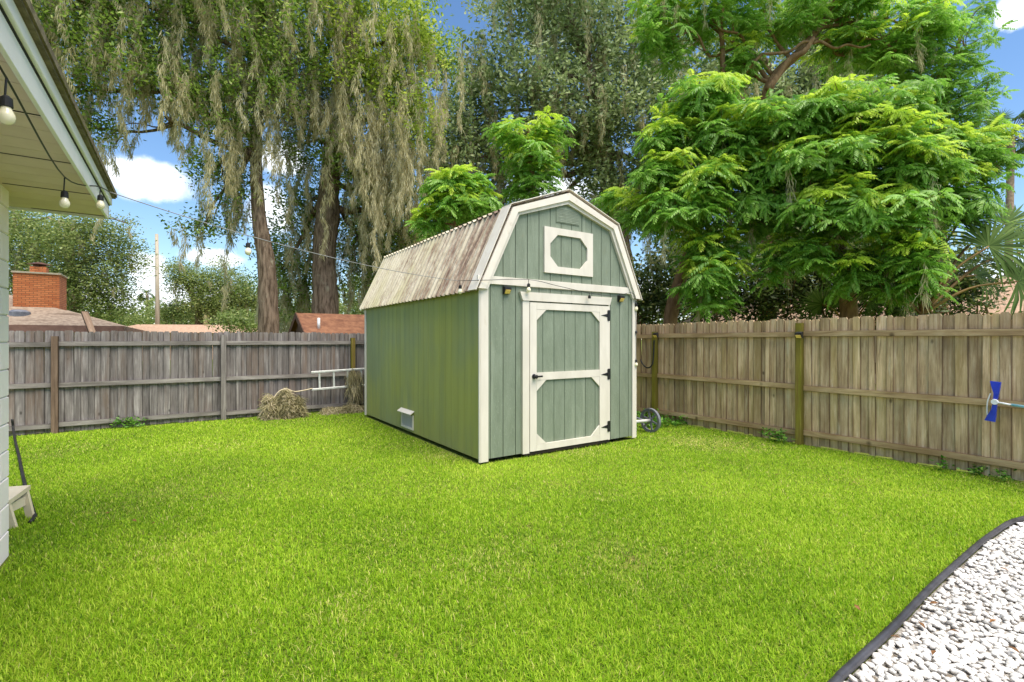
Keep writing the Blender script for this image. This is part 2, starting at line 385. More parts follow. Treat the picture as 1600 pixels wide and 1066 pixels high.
M['palm_stem'] = pm('palm_petiole', C(96,72,36), C(140,112,60), (1,1,1), 6, .6)
M['grass'] = leafmat('lawn_blades', [(0, C(66,104,14)), (.3, C(122,164,26)), (.6, C(162,198,44)), (.88, C(196,214,80)), (1, C(222,206,146))], .45, .55, .2)
M['weed'] = leafmat('weed_leaves', [(0, C(52,98,24)), (.5, C(88,140,40)), (1, C(134,172,70))], .35)
M['stone'] = pm('white_marble_chip', C(196,192,186), C(230,227,222), (1,1,1), 9, .65, .3, .25, .004, 60, .07, stain=[(C(196,182,160), (1,1,1), 18, .66, .8)])
M['leaf_dry'] = pm('dry_fallen_leaf', C(104,70,40), C(140,100,60), ns=10, var=.2)

# ------------------------------------------------------------------ ground, lawn, gravel
FU, FV = 8.0, 11.55          # inner faces of the tan fence (u) and of the grey fence (v)
SU, SV, SW, SL = 3.24, 5.54, 2.95, 4.84    # shed corner, width, length
ground_m = pm('soil_and_thatch', C(92,108,34), C(126,138,50), ns=9, rough=1, bstr=.8, bdist=.03, jitter=False, stain=[(C(128,106,70), (1,1,1), 1.3, .58, .74)])
g = MB(); n = 48
E = np.concatenate([-np.geomspace(900, 14, 12), np.linspace(-12, 14, 27), np.geomspace(16, 900, 12)])
vs = [(x, y, 0) for y in E for x in E]; k = len(E)
g.add(vs, [(j*k+i, j*k+i+1, (j+1)*k+i+1, (j+1)*k+i) for j in range(k-1) for i in range(k-1)])
struct(g.build('lawn_ground', ground_m), 'wide flat soil and thatch sheet under the lawn', 'ground')

edge_px = [(1290, 1092), (1315, 1066), (1360, 1024), (1400, 985), (1450, 931), (1490, 893), (1530, 857), (1555, 838), (1578, 823), (1600, 816)]
edge = [G(*p) for p in edge_px]
edge = [Vector((-1.0, 1.0, 0)), Vector((1.2, 1.04, 0))] + edge + [Vector((6.9, .93, 0)), Vector((7.95, .8, 0))]
edge = [Vector(p) for p in spline([tuple(p) for p in edge], 5)]
EU = np.array([p.x for p in edge]); EV = np.array([p.y for p in edge])
o_ = np.argsort(EU); EU, EV = EU[o_], EV[o_]
def edge_v(u): return np.interp(u, EU, EV)

bed = MB(); up = np.linspace(-1, 7.95, 40)
vs = [(u, -3.0, .004) for u in up]+[(u, edge_v(u)-.01, .004) for u in up]
bed.add(vs, [(i, i+1, i+41, i+40) for i in range(39)])
bed_m = pm('bed_soil_with_chips', C(160,146,128), C(220,216,210), ns=34, rough=1, bstr=1, bdist=.03, jitter=False, lo=.4, hi=.55)
bed_o = struct(bed.build('gravel_bed', bed_m), 'flat bed of white stone chips along the lawn', 'gravel')
# stones: 300 biggest in view are single, the rest one mesh
def chip(seed, sub=2):
    r = np.random.default_rng(seed); b = bmesh.new(); bmesh.ops.create_icosphere(b, subdivisions=sub, radius=1)
    dirs = r.normal(size=(9, 3)); dirs /= np.linalg.norm(dirs, axis=1)[:, None]; lim = r.uniform(.55, .95, 9)
    for v in b.verts:
        p = np.array(v.co); p = p*(1+.06*r.normal())
        for d, l in zip(dirs, lim):
            e = p@d
            if e > l: p = p-d*(e-l)
        v.co = p*np.array([1.0, .72, .5])
    b.faces.ensure_lookup_table()
    me = bpy.data.meshes.new('stone'); b.to_mesh(me); b.free(); me.materials.append(M['stone'])
    me.polygons.foreach_set('use_smooth', [True]*len(me.polygons)); return me
chips = [chip(100+i) for i in range(10)]; chips_far = [chip(100+i, 1) for i in range(10)]
rs = np.random.default_rng(5); pts = []
cell = .0295
for u in np.arange(1.9, 7.7, cell):
    lo = max(-.1, 0.20*(u-1.9)-.75)
    for v in np.arange(lo, 1.3, cell):
        uu, vv = u+rs.uniform(-.016, .016), v+rs.uniform(-.016, .016)
        if vv > edge_v(uu)-.03: continue
        a = (cy*uu-sy*vv)/(sy*uu+cy*vv); D = sy*uu+cy*vv
        if D < 2.05 or a > 1.14: continue
        pts.append((uu, vv, D, a))
pts.sort(key=lambda p: p[2]+ (3 if p[3] > 1.05 or HOR+F*H/p[2] > 1066 else 0))
allV, allF, off = [], [], 0
cv = [np.array([v.co[:] for v in c.vertices]) for c in chips_far]; cf = [np.array([p.vertices[:] for p in c.polygons]) for c in chips_far]
for i, (u, v, D, a) in enumerate(pts):
    s = rs.uniform(.014, .031)*(1.25 if rs.random() < .1 else 1); k = rs.integers(10)
    rot = (rs.uniform(-.45, .45), rs.uniform(-.45, .45), rs.uniform(0, 6.28)); z = .004+s*.32+rs.uniform(0, .012)
    if i < 300:
        place(chips[k], 'stone', bed_o, (u, v, z), rot, (s, s, s))
    else:
        R = np.array(Matrix.LocRotScale((u, v, z), __import__('mathutils').Euler(rot), (s, s, s)))
        allV.append(cv[k]@R[:3,:3].T+R[:3,3]); allF.append(cf[k]+off); off += len(cv[k])
for u in np.arange(1.2, 7.9, .046):      # coarser stones carry the bed on beyond the view
    for v in np.arange(-.5, 1.3, .046):
        uu, vv = u+rs.uniform(-.02, .02), v+rs.uniform(-.02, .02); D = sy*uu+cy*vv; a = (cy*uu-sy*vv)/max(D, .1)
        lo = max(-.1, 0.20*(uu-1.9)-.75)
        if vv > edge_v(uu)-.035 or (D > 2.05 and a < 1.14 and vv > lo and uu > 1.9): continue
        s = rs.uniform(.022, .036); k = rs.integers(10); R = np.array(Matrix.LocRotScale((uu, vv, .004+s*.3), __import__('mathutils').Euler((0, 0, rs.uniform(0, 6.28))), (s, s, s)))
        allV.append(cv[k]@R[:3,:3].T+R[:3,3]); allF.append(cf[k]+off); off += len(cv[k])
o = place(np_mesh('white_stones', np.concatenate(allV), np.concatenate(allF), M['stone'], smooth=True), 'white_stones', bed_o)
o['kind'] = 'stuff'
# black edging strip: round top bead over a thin wall
ed = MB(); ed.tube([p+Vector((0, 0, .035)) for p in edge], .021, 8)
er = tag(ed.build('garden_edging', M['edging'], smooth=True), 'black plastic edging strip between lawn and white stones', 'edging')
st = MB()
for p, q in zip(edge[:-1], edge[1:]):
    st.add([p+Vector((0, .004, 0)), q+Vector((0, .004, 0)), q+Vector((0, .004, .03)), p+Vector((0, .004, .03)), p-Vector((0, .004, 0)), q-Vector((0, .004, 0)), q+Vector((0, -.004, .03)), p+Vector((0, -.004, .03))],
           [(0,1,2,3), (7,6,5,4), (0,3,7,4), (1,5,6,2)])
st.build('edging_stake_wall', M['edging'], er)

# lawn blades
def field(u, v):
    s = 0
    for i, (a, b, c, d) in enumerate([(1.1,.7,.3,1), (-.6,1.5,1.7,.8), (2.3,-1.2,.5,.6), (3.1,2.7,2.2,.5), (5.3,-4.1,.9,.35), (7.7,6.1,4.,.3)]):
        s = s+d*np.sin(a*u+b*v+c)
    return s/3.5
HU, HV = -1.09, 5.22         # outer corner of the white house
def lawn_mask(u, v, pad=.02):
    m = (v > edge_v(u)+.018) & (u < FU-.02) & (v < FV-.02)
    m &= ~((u > SU-.045) & (u < SU+SW+.02) & (v > SV-.03) & (v < SV+SL+.03))
    m &= ~((u < HU+.02) & (v < HV+.03))
    return m
rg = np.random.default_rng(21)
DRY = [(G(700, 712), .35, .35), (G(660, 690), .3, .25), (G(900, 706), .5, .22), (G(1130, 694), .5, .3), (G(1060, 690), .3, .3), (G(330, 700), .5, .12), (G(540, 960), .25, .2), (G(250, 860), .3, .15), (G(760, 900), .4, .1)]
BV, BF, BR, off = [], [], [], 0
for d0, d1, dens, seg, ln, wd in [(1.9, 3.4, 15000, 2, .043, .0042), (3.4, 5.0, 9500, 2, .040, .0052), (5.0, 7.2, 5600, 1, .038, .0085), (7.2, 9.5, 2900, 1, .038, .013), (9.5, 15, 1500, 1, .038, .019)]:
    n = int(dens*1.15*(d1*d1-d0*d0)); D = np.sqrt(rg.uniform(d0*d0, d1*d1, n)); a = rg.uniform(-1.15, 1.15, n)
    u, v = (sy+cy*a)*D, (cy-sy*a)*D
    k = lawn_mask(u, v); u, v = u[k], v[k]; n = len(u)
    f = field(u, v); bare = (f < -.62) & (rg.random(n) < .35); u, v, f = u[~bare], v[~bare], f[~bare]; n = len(u)
    th = rg.uniform(0, 2*np.pi, n); lean = np.abs(rg.normal(.95, .42, n)); L = ln*rg.uniform(.55, 1.25, n)*(1+.18*f); w_ = wd*rg.uniform(.7, 1.3, n)
    dx, dy = np.cos(th), np.sin(th); sx, s_y = -dy, dx
    base = np.stack([u, v, np.zeros(n)], 1); side = np.stack([sx, s_y, np.zeros(n)], 1)*w_[:, None]*.5
    hz, vz = np.sin(lean)*L, np.cos(lean)*L
    tip = base+np.stack([dx*hz, dy*hz, np.maximum(vz, .25*L)], 1)
    dry = sum(a_*np.exp(-((u-c_.x)**2+(v-c_.y)**2)/(r_*r_)) for c_, r_, a_ in DRY)
    straw = rg.random(n) < np.clip(.018+.05*(f < -.4)+dry, 0, .7); r = np.clip(.46+.24*f+.22*rg.normal(size=n), 0, .88); r[straw] = rg.uniform(.9, 1, straw.sum())
    if seg == 2:
        mid = base+np.stack([dx*hz*.35, dy*hz*.35, np.maximum(vz, .3*L)*.62], 1)
        V = np.stack([base-side, base+side, mid+side*.85, mid-side*.85, tip], 1).reshape(-1, 3)
        i0 = np.arange(n)[:, None]*5+off
        Ft = np.concatenate([i0+[0,1,2], i0+[0,2,3], i0+[3,2,4]]); R = np.tile(r, 3); off += 5*n
    else:
        V = np.stack([base-side, base+side, tip], 1).reshape(-1, 3); i0 = np.arange(n)[:, None]*3+off
        Ft = i0+[0,1,2]; R = r; off += 3*n
    BV.append(V); BF.append(Ft); BR.append(R)
struct(place(np_mesh('lawn_grass', np.concatenate(BV), np.concatenate(BF), M['grass'], np.concatenate(BR)), 'lawn_grass'),
       'short bright green lawn grass filling the yard', 'grass', 'stuff')

# ------------------------------------------------------------------ fences
def picket_mesh(w, h, mat, t=.016):
    e = .032; prof = [(-w/2, 0), (w/2, 0), (w/2, h-e), (w/2-.022, h), (-w/2+.022, h), (-w/2, h-e)]
    return MB().prism(prof, lambda a, b: (a, -t/2, b), (0, t, 0)).mesh('picket', mat)
def fence(name, label, origin, axis, length, h, pm_, rm_, posts, rails, skip=None, wlist=(.088, .1, .118, .128, .138), seed=1):
    """origin on the yard face; axis 'u' (runs +u, yard on -v side) or 'v' (runs +v, yard on -u side)"""
    r = random.Random(seed); root = empty(name, origin, label, 'fence')
    rz = 0 if axis == 'u' else math.pi/2
    root.rotation_euler = (0, 0, rz)
    # local: x along, yard is -y for 'u'; for 'v' local y = -u so yard is +y
    sgn = 1 if axis == 'u' else -1
    meshes = [picket_mesh(w, h, pm_) for w in wlist]
    x = 0
    while x < length:
        k = r.randrange(len(wlist)); w_ = wlist[k]
        place(meshes[k], 'picket', root, (x+w_/2, sgn*(.046+(.0185 if len(root.children) % 2 else 0)+r.uniform(0, .004)), .015+r.uniform(-.014, .014)),
              (r.uniform(-.004, .004), r.uniform(-.006, .006), 0))
        x += w_+r.uniform(-.012, -.003)
    for (x0, x1) in rails['spans']:
        for z, hh in rails['z']:
            dz = r.uniform(-.012, .012); m = MB().cbox(0, .038, 0, .088, 0, x1-x0, .004)   # built upright so grain runs along it
            o = m.build('rail', rm_, root); o.rotation_euler = (0, math.pi/2+r.uniform(-.003, .003), 0)
            o.location = (x0, 0 if sgn > 0 else -.088, z+dz+.085)
            o.scale = (2.25*hh, .38, 1)
            if sgn < 0: o.location.y = -.036
    for (x, z, mt) in posts:
        m = MB().cbox(-.048, .048, -.06, .03, 0, z, .006)
        o = m.build('post', mt, root, loc=(x, 0, 0))
        if sgn < 0: o.rotation_euler = (0, 0, math.pi)
    return root
def u_at(px): return on_v(px, HOR, FV).x
def v_at(px): return on_u(px, HOR, FU).y
L0 = -7.5
lp = [u_at(86)-2.6, u_at(86), u_at(349), u_at(551), u_at(551)+2.5]
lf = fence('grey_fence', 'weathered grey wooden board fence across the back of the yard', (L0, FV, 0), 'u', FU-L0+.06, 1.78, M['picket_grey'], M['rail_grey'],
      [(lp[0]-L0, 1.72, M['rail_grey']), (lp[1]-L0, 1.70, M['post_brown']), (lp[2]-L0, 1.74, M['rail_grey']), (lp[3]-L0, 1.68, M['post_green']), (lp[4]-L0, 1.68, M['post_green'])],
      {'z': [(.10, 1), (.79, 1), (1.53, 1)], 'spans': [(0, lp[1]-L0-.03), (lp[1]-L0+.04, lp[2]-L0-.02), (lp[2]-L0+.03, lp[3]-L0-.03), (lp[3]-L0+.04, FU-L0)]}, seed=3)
R0 = -3.0
rp = [v_at(1024), v_at(1250), v_at(1250)-2.95, v_at(1250)-5.4]
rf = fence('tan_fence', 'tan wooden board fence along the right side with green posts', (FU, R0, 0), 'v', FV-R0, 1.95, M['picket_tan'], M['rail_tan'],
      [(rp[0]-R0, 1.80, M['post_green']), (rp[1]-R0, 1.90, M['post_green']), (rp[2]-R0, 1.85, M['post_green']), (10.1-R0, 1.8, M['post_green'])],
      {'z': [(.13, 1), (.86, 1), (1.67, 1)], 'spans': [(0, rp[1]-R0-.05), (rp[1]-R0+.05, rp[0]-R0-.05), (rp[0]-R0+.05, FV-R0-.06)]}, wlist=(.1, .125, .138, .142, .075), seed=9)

# ------------------------------------------------------------------ shed
shed = empty('barn_shed', (SU, SV, 0), 'sage green barn style shed with cream trim and stained metal gambrel roof', 'shed')
ZB, ZE, ZK, ZR = .06, 2.31, 3.44, 3.80       # floor line, eave, knee, ridge (roof top surface)
XC = SW/2; KX = 1.0; EX = 1.535
def ztop(x, off=.0):
    d = abs(x-XC)
    if d < KX: return ZR+(ZK-ZR)*d/KX-off
    return ZK+(ZE-ZK)*(d-KX)/(EX-KX)-off*2.2
def roofpoly(off, zb, x0, x1):
    xs = sorted(set([x0, x1]+[x for x in (XC-KX, XC, XC+KX) if x0 < x < x1]))
    return [(x0, zb), (x1, zb)]+[(x, ztop(x, off)) for x in reversed(xs)]
prof = [(.016, ZB+.01), (SW-.016, ZB+.01), (SW-.016, 2.36), (XC+KX-.03, ZK-.06), (XC, ZR-.05), (XC-KX+.03, ZK-.06), (.016, 2.36)]
core = MB().prism(prof, lambda a, b: (a, .016, b), (0, SL-.032, 0)).build('wall', M['groove'], shed)
# front siding boards
def front_board(x0, x1, z0, polytop=True, z1=None, parent=core, y=0.0, mat='green', th=.014):
    poly = roofpoly(.03, z0, x0, x1) if z1 is None else [(x0, z0), (x1, z0), (x1, z1), (x0, z1)]
    return MB().prism(poly, lambda a, b: (a, y, b), (0, th, 0)).build('siding_board', M[mat], parent)
st_, gp = .2035, .011
edges = [.02]+[.02+.135+st_*i for i in range(14)]
edges = [e for e in edges if e < SW-.06]+[SW-.02]
for a, b in zip(edges[:-1], edges[1:]):
    front_board(a+gp/2, b-gp/2, ZB, z1=2.385)                       # lower wall
    if b < .12 or a > SW-.12: continue
    a2, b2 = max(a, .09), min(b, SW-.09)
    if b2-a2 > .03: front_board(a2+gp/2, b2-gp/2, 2.49)             # gable above the band
# side siding boards (left and right)
ny = 24; ys = np.linspace(.02, SL-.02, ny+1)
for a, b in zip(ys[:-1], ys[1:]):
    MB().box(0, .014, a+.0035, b-.0035, ZB, 2.36).build('siding_board', M['green_side'], core)
    MB().box(SW-.014, SW, a+.0035, b-.0035, ZB, 2.36).build('siding_board', M['green'], core)
# corner trim, band, skids
T = .022
def trim(x0, x1, z0, z1, y0=-T, y1=-.001, name='trim_board', parent=shed, mat='trim'):
    return MB().cbox(x0, x1, y0, y1, z0, z1, .003).build(name, M[mat], parent)
trim(-.004, .115, ZB-.03, 2.379); trim(SW-.075, SW+.004, ZB-.03, 2.379)
MB().cbox(-.024, -.0045, -.020, .012, ZB-.03, 2.33, .003).build('trim_board', M['trim'], shed)
MB().cbox(SW+.0045, SW+.024, -.020, .07, ZB-.03, 2.33, .003).build('trim_board', M['trim'], shed)
MB().cbox(-.022, -.002, SL-.085, SL, ZB-.02, 2.30, .003).build('trim_board', M['trim'], shed)
trim(-.05, SW+.05, 2.382, 2.487, -T-.006)
for x in (.35, 1.1, 1.85, 2.6): MB().box(x-.05, x+.05, .10, SL-.06, 0, ZB+.005).build('skid', M['dark'], shed)
# gambrel rake boards on the gable
def rake(p, q, wid, y0, y1, name, mat, shift=0):
    p, q = Vector((p[0], 0, p[1])), Vector((q[0], 0, q[1])); d = (q-p).normalized(); nrm = Vector((d.z, 0, -d.x))
    if nrm.z > 0: nrm = -nrm
    a = [p+nrm*shift, q+nrm*shift, q+nrm*(shift+wid), p+nrm*(shift+wid)]
    return MB().prism([(v.x, v.z) for v in a], lambda x, z: (x, y0, z), (0, y1-y0, 0)).build(name, M[mat], shed)
def gpoly(off, w):   # closed gambrel strip between two offsets of the roof profile
    def line(o):
        k2 = o*.55
        return [(XC-EX+o*1.02, ZE+.0), (XC-KX+o*.82, ZK-k2), (XC, ZR-o*1.06), (XC+KX-o*.82, ZK-k2), (XC+EX-o*1.02, ZE+.0)]
    return line(off), line(off+w)
for k in range(4):
    for off, wdt, y0, y1, nm, mt in [(0, .10, -.075, -.045, 'rake_flashing', 'trim_metal'), (.085, .065, -.046, -.001, 'rake_board', 'trim')]:
        A, B = gpoly(off, wdt); quad = [A[k], A[k+1], B[k+1], B[k]]
        MB().prism(quad, lambda x, z: (x, y0, z), (0, y1-y0, 0)).build(nm, M[mt], shed)
# corrugated roof sheets with trapezoid ribs
def roof_sheet(p, q, y0, y1, pitch=.152):
    p, q = Vector((p[0], 0, p[1])), Vector((q[0], 0, q[1])); d = (q-p).normalized(); nrm = Vector((-d.z, 0, d.x))
    if nrm.z < 0: nrm = -nrm
    ys_, hs = [], []; y = y0
    while y < y1:
        for o_, h_ in ((0, 0), (.074, 0), (.092, .03), (.122, .03), (.144, 0)):
            if y+o_ < y1: ys_.append(y+o_); hs.append(h_)
        y += pitch
    ys_.append(y1); hs.append(0); vs = []; m = 7
    for i in range(m):
        t = i/(m-1); c = p.lerp(q, t)
        for y_, h_ in zip(ys_, hs):
            pt = c+nrm*(h_+.006*math.sin(y_*3.1+t*2)*.5); vs.append((pt.x, y_, pt.z))
    k = len(ys_); fs = [(i*k+j, i*k+j+1, (i+1)*k+j+1, (i+1)*k+j) for i in range(m-1) for j in range(k-1)]
    b = MB().add(vs, fs); me = b.mesh('roof_panel', M['roof'])
    o = place(me, 'roof_panel', shed); s = o.modifiers.new('thickness', 'SOLIDIFY'); s.thickness = .004; s.offset = 1
    return o
Y0, Y1 = -.035, SL+.13
for s in (-1, 1):
    roof_sheet((XC+s*(EX+.015), ZE-.03), (XC+s*KX, ZK-.002), Y0, Y1)
    roof_sheet((XC+s*(KX+.035), ZK-.008), (XC+s*.004, ZR), Y0, Y1)
    # flashing lapped over the roof edge at the front, ridge cap
    for p, q in (((EX+.018, ZE-.03), (KX+.01, ZK+.02)), ((KX+.03, ZK+.012), (.0, ZR+.028))):
        a = Vector((XC+s*p[0], 0, p[1])); b = Vector((XC+s*q[0], 0, q[1])); d = (b-a).normalized(); nr = Vector((-d.z*1, 0, d.x)); nr = nr if nr.z > 0 else -nr
        MB().add([v+Vector((0, y, 0))+nr*e for e in (.024, .034) for y in (-.075, .15) for v in (a, b)],
                 [(0,1,3,2), (4,6,7,5), (0,4,5,1), (2,3,7,6), (0,2,6,4), (1,5,7,3)]).build('rake_flashing', M['trim_metal'], shed)
rc = MB().prism([(XC-.14, ZR-.024), (XC, ZR+.034), (XC+.14, ZR-.024), (XC+.14, ZR-.012), (XC, ZR+.048), (XC-.14, ZR-.012)], lambda x, z: (x, Y0, z), (0, Y1-Y0, 0)).build('ridge_cap', M['roof'], shed)
# octagon framed boards
def oct_frame(name, x0, x1, z0, z1, hx0, hx1, hz0, hz1, c, y0, y1, mat, parent, chtop=True, chbot=True):
    """rectangular frame with a chamfered hole, as one mesh"""
    hole = []
    cb = c if chbot else .0005; ct = c if chtop else .0005
    hole = [(hx0+cb, hz0), (hx1-cb, hz0), (hx1, hz0+cb), (hx1, hz1-ct), (hx1-ct, hz1), (hx0+ct, hz1), (hx0, hz1-ct), (hx0, hz0+cb)]
    outer = [(hx0+cb, z0), (hx1-cb, z0), (x1, hz0+cb), (x1, hz1-ct), (hx1-ct, z1), (hx0+ct, z1), (x0, hz1-ct), (x0, hz0+cb)]
    corners = {1: (x1, z0), 3: (x1, z1), 5: (x0, z1), 7: (x0, z0)}
    b = MB()
    for i in range(8):
        j = (i+1) % 8
        poly = [outer[i]]+([corners[i]] if i in corners else [])+[outer[j], hole[j], hole[i]]
        b.prism(poly, lambda x, z: (x, y0, z), (0, y1-y0, 0))
    return b.build(name, M[mat], parent)
loft = oct_frame('loft_window_frame', 1.05, 1.99, 2.606, 3.268, 1.155, 1.875, 2.706, 3.17, .14, -T-.004, -.001, 'trim', shed)
vent = MB().box(1.28, 1.73, -.012, -.001, 3.36, 3.60).build('gable_vent', M['green'], shed)
for i in range(9):
    z = 3.385+i*.023
    MB().add([(1.305, -.013, z), (1.705, -.013, z), (1.705, -.0165, z-.012), (1.305, -.0165, z-.012), (1.305, -.013, z+.004), (1.705, -.013, z+.004)],
             [(0,1,2,3), (3,2,5,4), (0,3,4), (1,5,2)]).build('louvre', M['green'], vent)
# door
door = empty('door', (0, 0, 0), 'x', 'x'); door.parent = shed
del door['label'], door['category']
DX0, DX1, DZ0, DZ1, MX0, MX1 = .78, 2.31, .075, 2.165, .898, 2.115
for i in range(7):
    a = MX0-.06+i*.2035-.02; b = a+.2035
    MB().box(max(a, MX0-.05)+.005, min(b, MX1+.05)-.005, -.020, -.012, DZ0+.03, DZ1-.03).build('door_board', M['green'], door)
MB().box(DX0+.01, DX1-.01, -.0118, -.0012, DZ0+.01, DZ1-.01).build('door_backing', M['groove'], door)
def poly_part(name, poly, y0=-.044, y1=-.0205, mat='trim', parent=door):
    return MB().prism(poly, lambda x, z: (x, y0, z), (0, y1-y0, 0)).build(name, M[mat], parent)
G2 = .0025
poly_part('stile', [(DX0, DZ0), (MX0-G2, DZ0), (MX0-G2, DZ1), (DX0, DZ1)]); poly_part('stile', [(MX1+G2, DZ0), (DX1, DZ0), (DX1, DZ1), (MX1+G2, DZ1)])
ZM0, ZM1, ZT, ZB2 = 1.07, 1.175, 2.07, .165
poly_part('rail', [(MX0, DZ0), (MX1, DZ0), (MX1, ZB2), (MX0, ZB2)]); poly_part('rail', [(MX0, ZM0), (MX1, ZM0), (MX1, ZM1), (MX0, ZM1)]); poly_part('rail', [(MX0, ZT), (MX1, ZT), (MX1, DZ1), (MX0, DZ1)])
cx_, cz_ = .17, .15
for s, x in ((1, MX0), (-1, MX1)):
    for z, e in ((ZT-.002, -1), (ZM0-.002, -1), (ZB2+.002, 1)):
        poly_part('corner_block', [(x+s*.001, z), (x+s*cx_, z), (x+s*.001, z+e*cz_)], -.042)
# jambs, header
trim(.662, .775, DZ0-.02, 2.182, -.036, -.0008, 'jamb', door); trim(2.314, 2.352, DZ0-.01, 2.182, -.030, -.0008, 'jamb', door)
poly_part('header', [(.655, 2.185), (2.335, 2.185), (2.375, 2.305), (.61, 2.305)], -.05, -.001)
MB().box(.70, 2.33, -.03, -.002, DZ0-.05, DZ0-.012).build('threshold', M['dark'], door)
for z in (2.02, 1.10, .28):
    h = MB(); h.prism([(2.145, z), (2.285, z+.028), (2.285, z-.028)], lambda x, y: (x, -.0495, y), (0, .005, 0))
    h.box(2.287, 2.335, -.0500, -.0440, z-.085, z+.085); h.lathe((2.286, -.05, z-.075), [(.009, 0), (.009, .15)], 8)
    h.build('hinge', M['black'], door)
hd = MB(); hd.lathe((.845, -.046, 1.125), [(.035, 0), (.035, -.008), (.012, -.01), (.012, -.04), (.026, -.044), (.03, -.06), (.02, -.072)], 14, 'y'); hd.cbox(.85, .97, -.09, -.075, 1.112, 1.138, .004)
hd.box(.842, .868, -.092, -.06, 1.112, 1.138); hd.build('handle', M['black'], door)
# side vent with little hood
sv = MB(); y0, y1, z0, z1 = 2.22, 2.76, .11, .36
vn = MB().box(-.004, -.0005, y0+.02, y1-.02, z0+.02, z1-.02).build('wall_vent', M['mesh_grey'], shed)
fr = MB(); fr.box(-.016, -.001, y0, y1, z0-.005, z0+.03); fr.box(-.0155, -.001, y0, y0+.035, z0+.03, z1); fr.box(-.0155, -.001, y1-.035, y1, z0+.03, z1); fr.build('vent_frame', M['trim'], vn)
MB().add([(-.002, y0-.03, z1+.06), (-.002, y1+.03, z1+.06), (-.075, y1+.03, z1+.01), (-.075, y0-.03, z1+.01), (-.002, y0-.03, z1+.072), (-.002, y1+.03, z1+.072), (-.077, y1+.03, z1+.022), (-.077, y0-.03, z1+.022)],
         [(3,2,1,0), (4,5,6,7), (0,1,5,4), (1,2,6,5), (2,3,7,6), (3,0,4,7)]).build('vent_hood', M['trim'], vn)
for i in range(12):
    y = y0+.05+i*.04; MB().box(-.0075, -.0045, y, y+.006, z0+.031, z1-.021).build('vent_bar', M['white_plastic'], vn)

# ------------------------------------------------------------------ solar lights
def solar_light(loc, rz, label, s=1.0):
    r = empty('solar_light', loc, label, 'light', 'solar lights on the shed and fence'); r.rotation_euler = (0, 0, rz); r.scale = (s, s, s)
    MB().add([(-.05, 0, .055), (.05, 0, .055), (.05, -.07, .035), (-.05, -.07, .035), (-.05, 0, -.05), (.05, 0, -.05), (.05, -.03, -.05), (-.05, -.03, -.05), (-.05, -.07, .012), (.05, -.07, .012)],
             [(0,1,2,3), (4,7,6,5), (0,4,5,1), (3,2,9,8), (8,9,6,7), (0,3,8,7,4), (1,5,6,9,2)]).build('housing', M['black'], r)
    MB().add([(-.04, -.0672, .004), (.04, -.0672, .004), (.04, -.0356, -.044), (-.04, -.0356, -.044), (-.04, -.0722, .001), (.04, -.0722, .001), (.04, -.0406, -.047), (-.04, -.0406, -.047)],
             [(4,5,6,7), (0,1,5,4), (1,2,6,5), (2,3,7,6), (3,0,4,7), (3,2,1,0)]).build('lens', M['lens'], r)
    MB().add([(-.042, -.004, .0575), (.042, -.004, .0575), (.042, -.064, .0404), (-.042, -.064, .0404), (-.042, -.004, .0555), (.042, -.004, .0555), (.042, -.064, .0384), (-.042, -.064, .0384)],
             [(0,1,2,3), (0,4,5,1), (1,5,6,2), (2,6,7,3), (3,7,4,0), (7,6,5,4)]).build('solar_panel', M['rubber'], r)
    return r
def fp(px, py, dy=0): p = on_v(px, py, SV+dy); return p
solar_light(fp(790, 454, -.002), 0, 'black solar light on the shed front, by its wide corner trim', 1.0)
solar_light(fp(968, 467, -.002), 0, 'black solar light on the shed front, above the door hinges side', 1.0)
p = on_u(1026, 524, FU-.062); solar_light(p, -math.pi/2, 'black solar light on the green post behind the shed corner', .95)
p = on_u(1250, 524, FU-.062); solar_light(p, -math.pi/2, 'black solar light on the tall green post standing clear of the shed', .95)

# ------------------------------------------------------------------ white house at the left
hs = empty('white_house', (0, 0, 0), 'white painted block house with beige soffit and white fascia', 'house')
ZS = 2.77
wall = MB().box(-9, HU-.012, -9, HV-.012, 0, ZS+.1).build('wall', M['mortar'], hs)
blk = MB().cbox(0, .014, .005, .395, .005, .198, .004).mesh('block', M['house_white'])
blk = MB().add([(0,.004,.004),(0,.396,.004),(0,.396,.199),(0,.004,.199),(.012,.009,.009),(.012,.391,.009),(.012,.391,.194),(.012,.009,.194)],
               [(4,5,6,7),(0,1,5,4),(1,2,6,5),(2,3,7,6),(3,0,4,7)]).mesh('block', M['house_white'])
for c in range(14):
    for i in range(15):
        y = HV-.012-(i+1)*.4+(.2 if c % 2 else 0)
        if y+.4 > HV: continue
        place(blk, 'block', wall, (HU-.0125, y, c*.203))
    if c % 2:
        half = place(blk, 'block', wall, (HU-.0125, HV-.012-.2, c*.203)); half.scale = (1, .5, 1)
EU_, EV_ = -.56, 5.80
for i in range(36):
    y1 = EV_-.022-i*.2
    MB().box(-2.2 if y1 > HV else HU-.02, EU_-.022, y1-.194, y1, ZS, ZS+.012).build('soffit_panel', M['soffit'], hs)
MB().box(-9, -.582, -9, EV_-.024, ZS+.0125, ZS+.03).build('soffit_deck', M['dark'], hs)
for i in range(9):
    MB().box(-1.07, EU_-.023, EV_-.06-i*.8, EV_-.054-i*.8, ZS-.004, ZS-.0005).build('soffit_seam', M['dark'], hs)
MB().cbox(EU_-.02, EU_, -9, EV_, ZS-.02, ZS+.105, .003).build('fascia', M['fascia'], hs)
MB().box(EU_-.02, EU_+.006, -9, EV_+.004, ZS+.106, ZS+.113).build('drip_gap', M['rubber'], hs)
MB().cbox(EU_-.02, EU_+.022, -9, EV_+.01, ZS+.114, ZS+.185, .004).build('drip_edge', M['fascia'], hs)
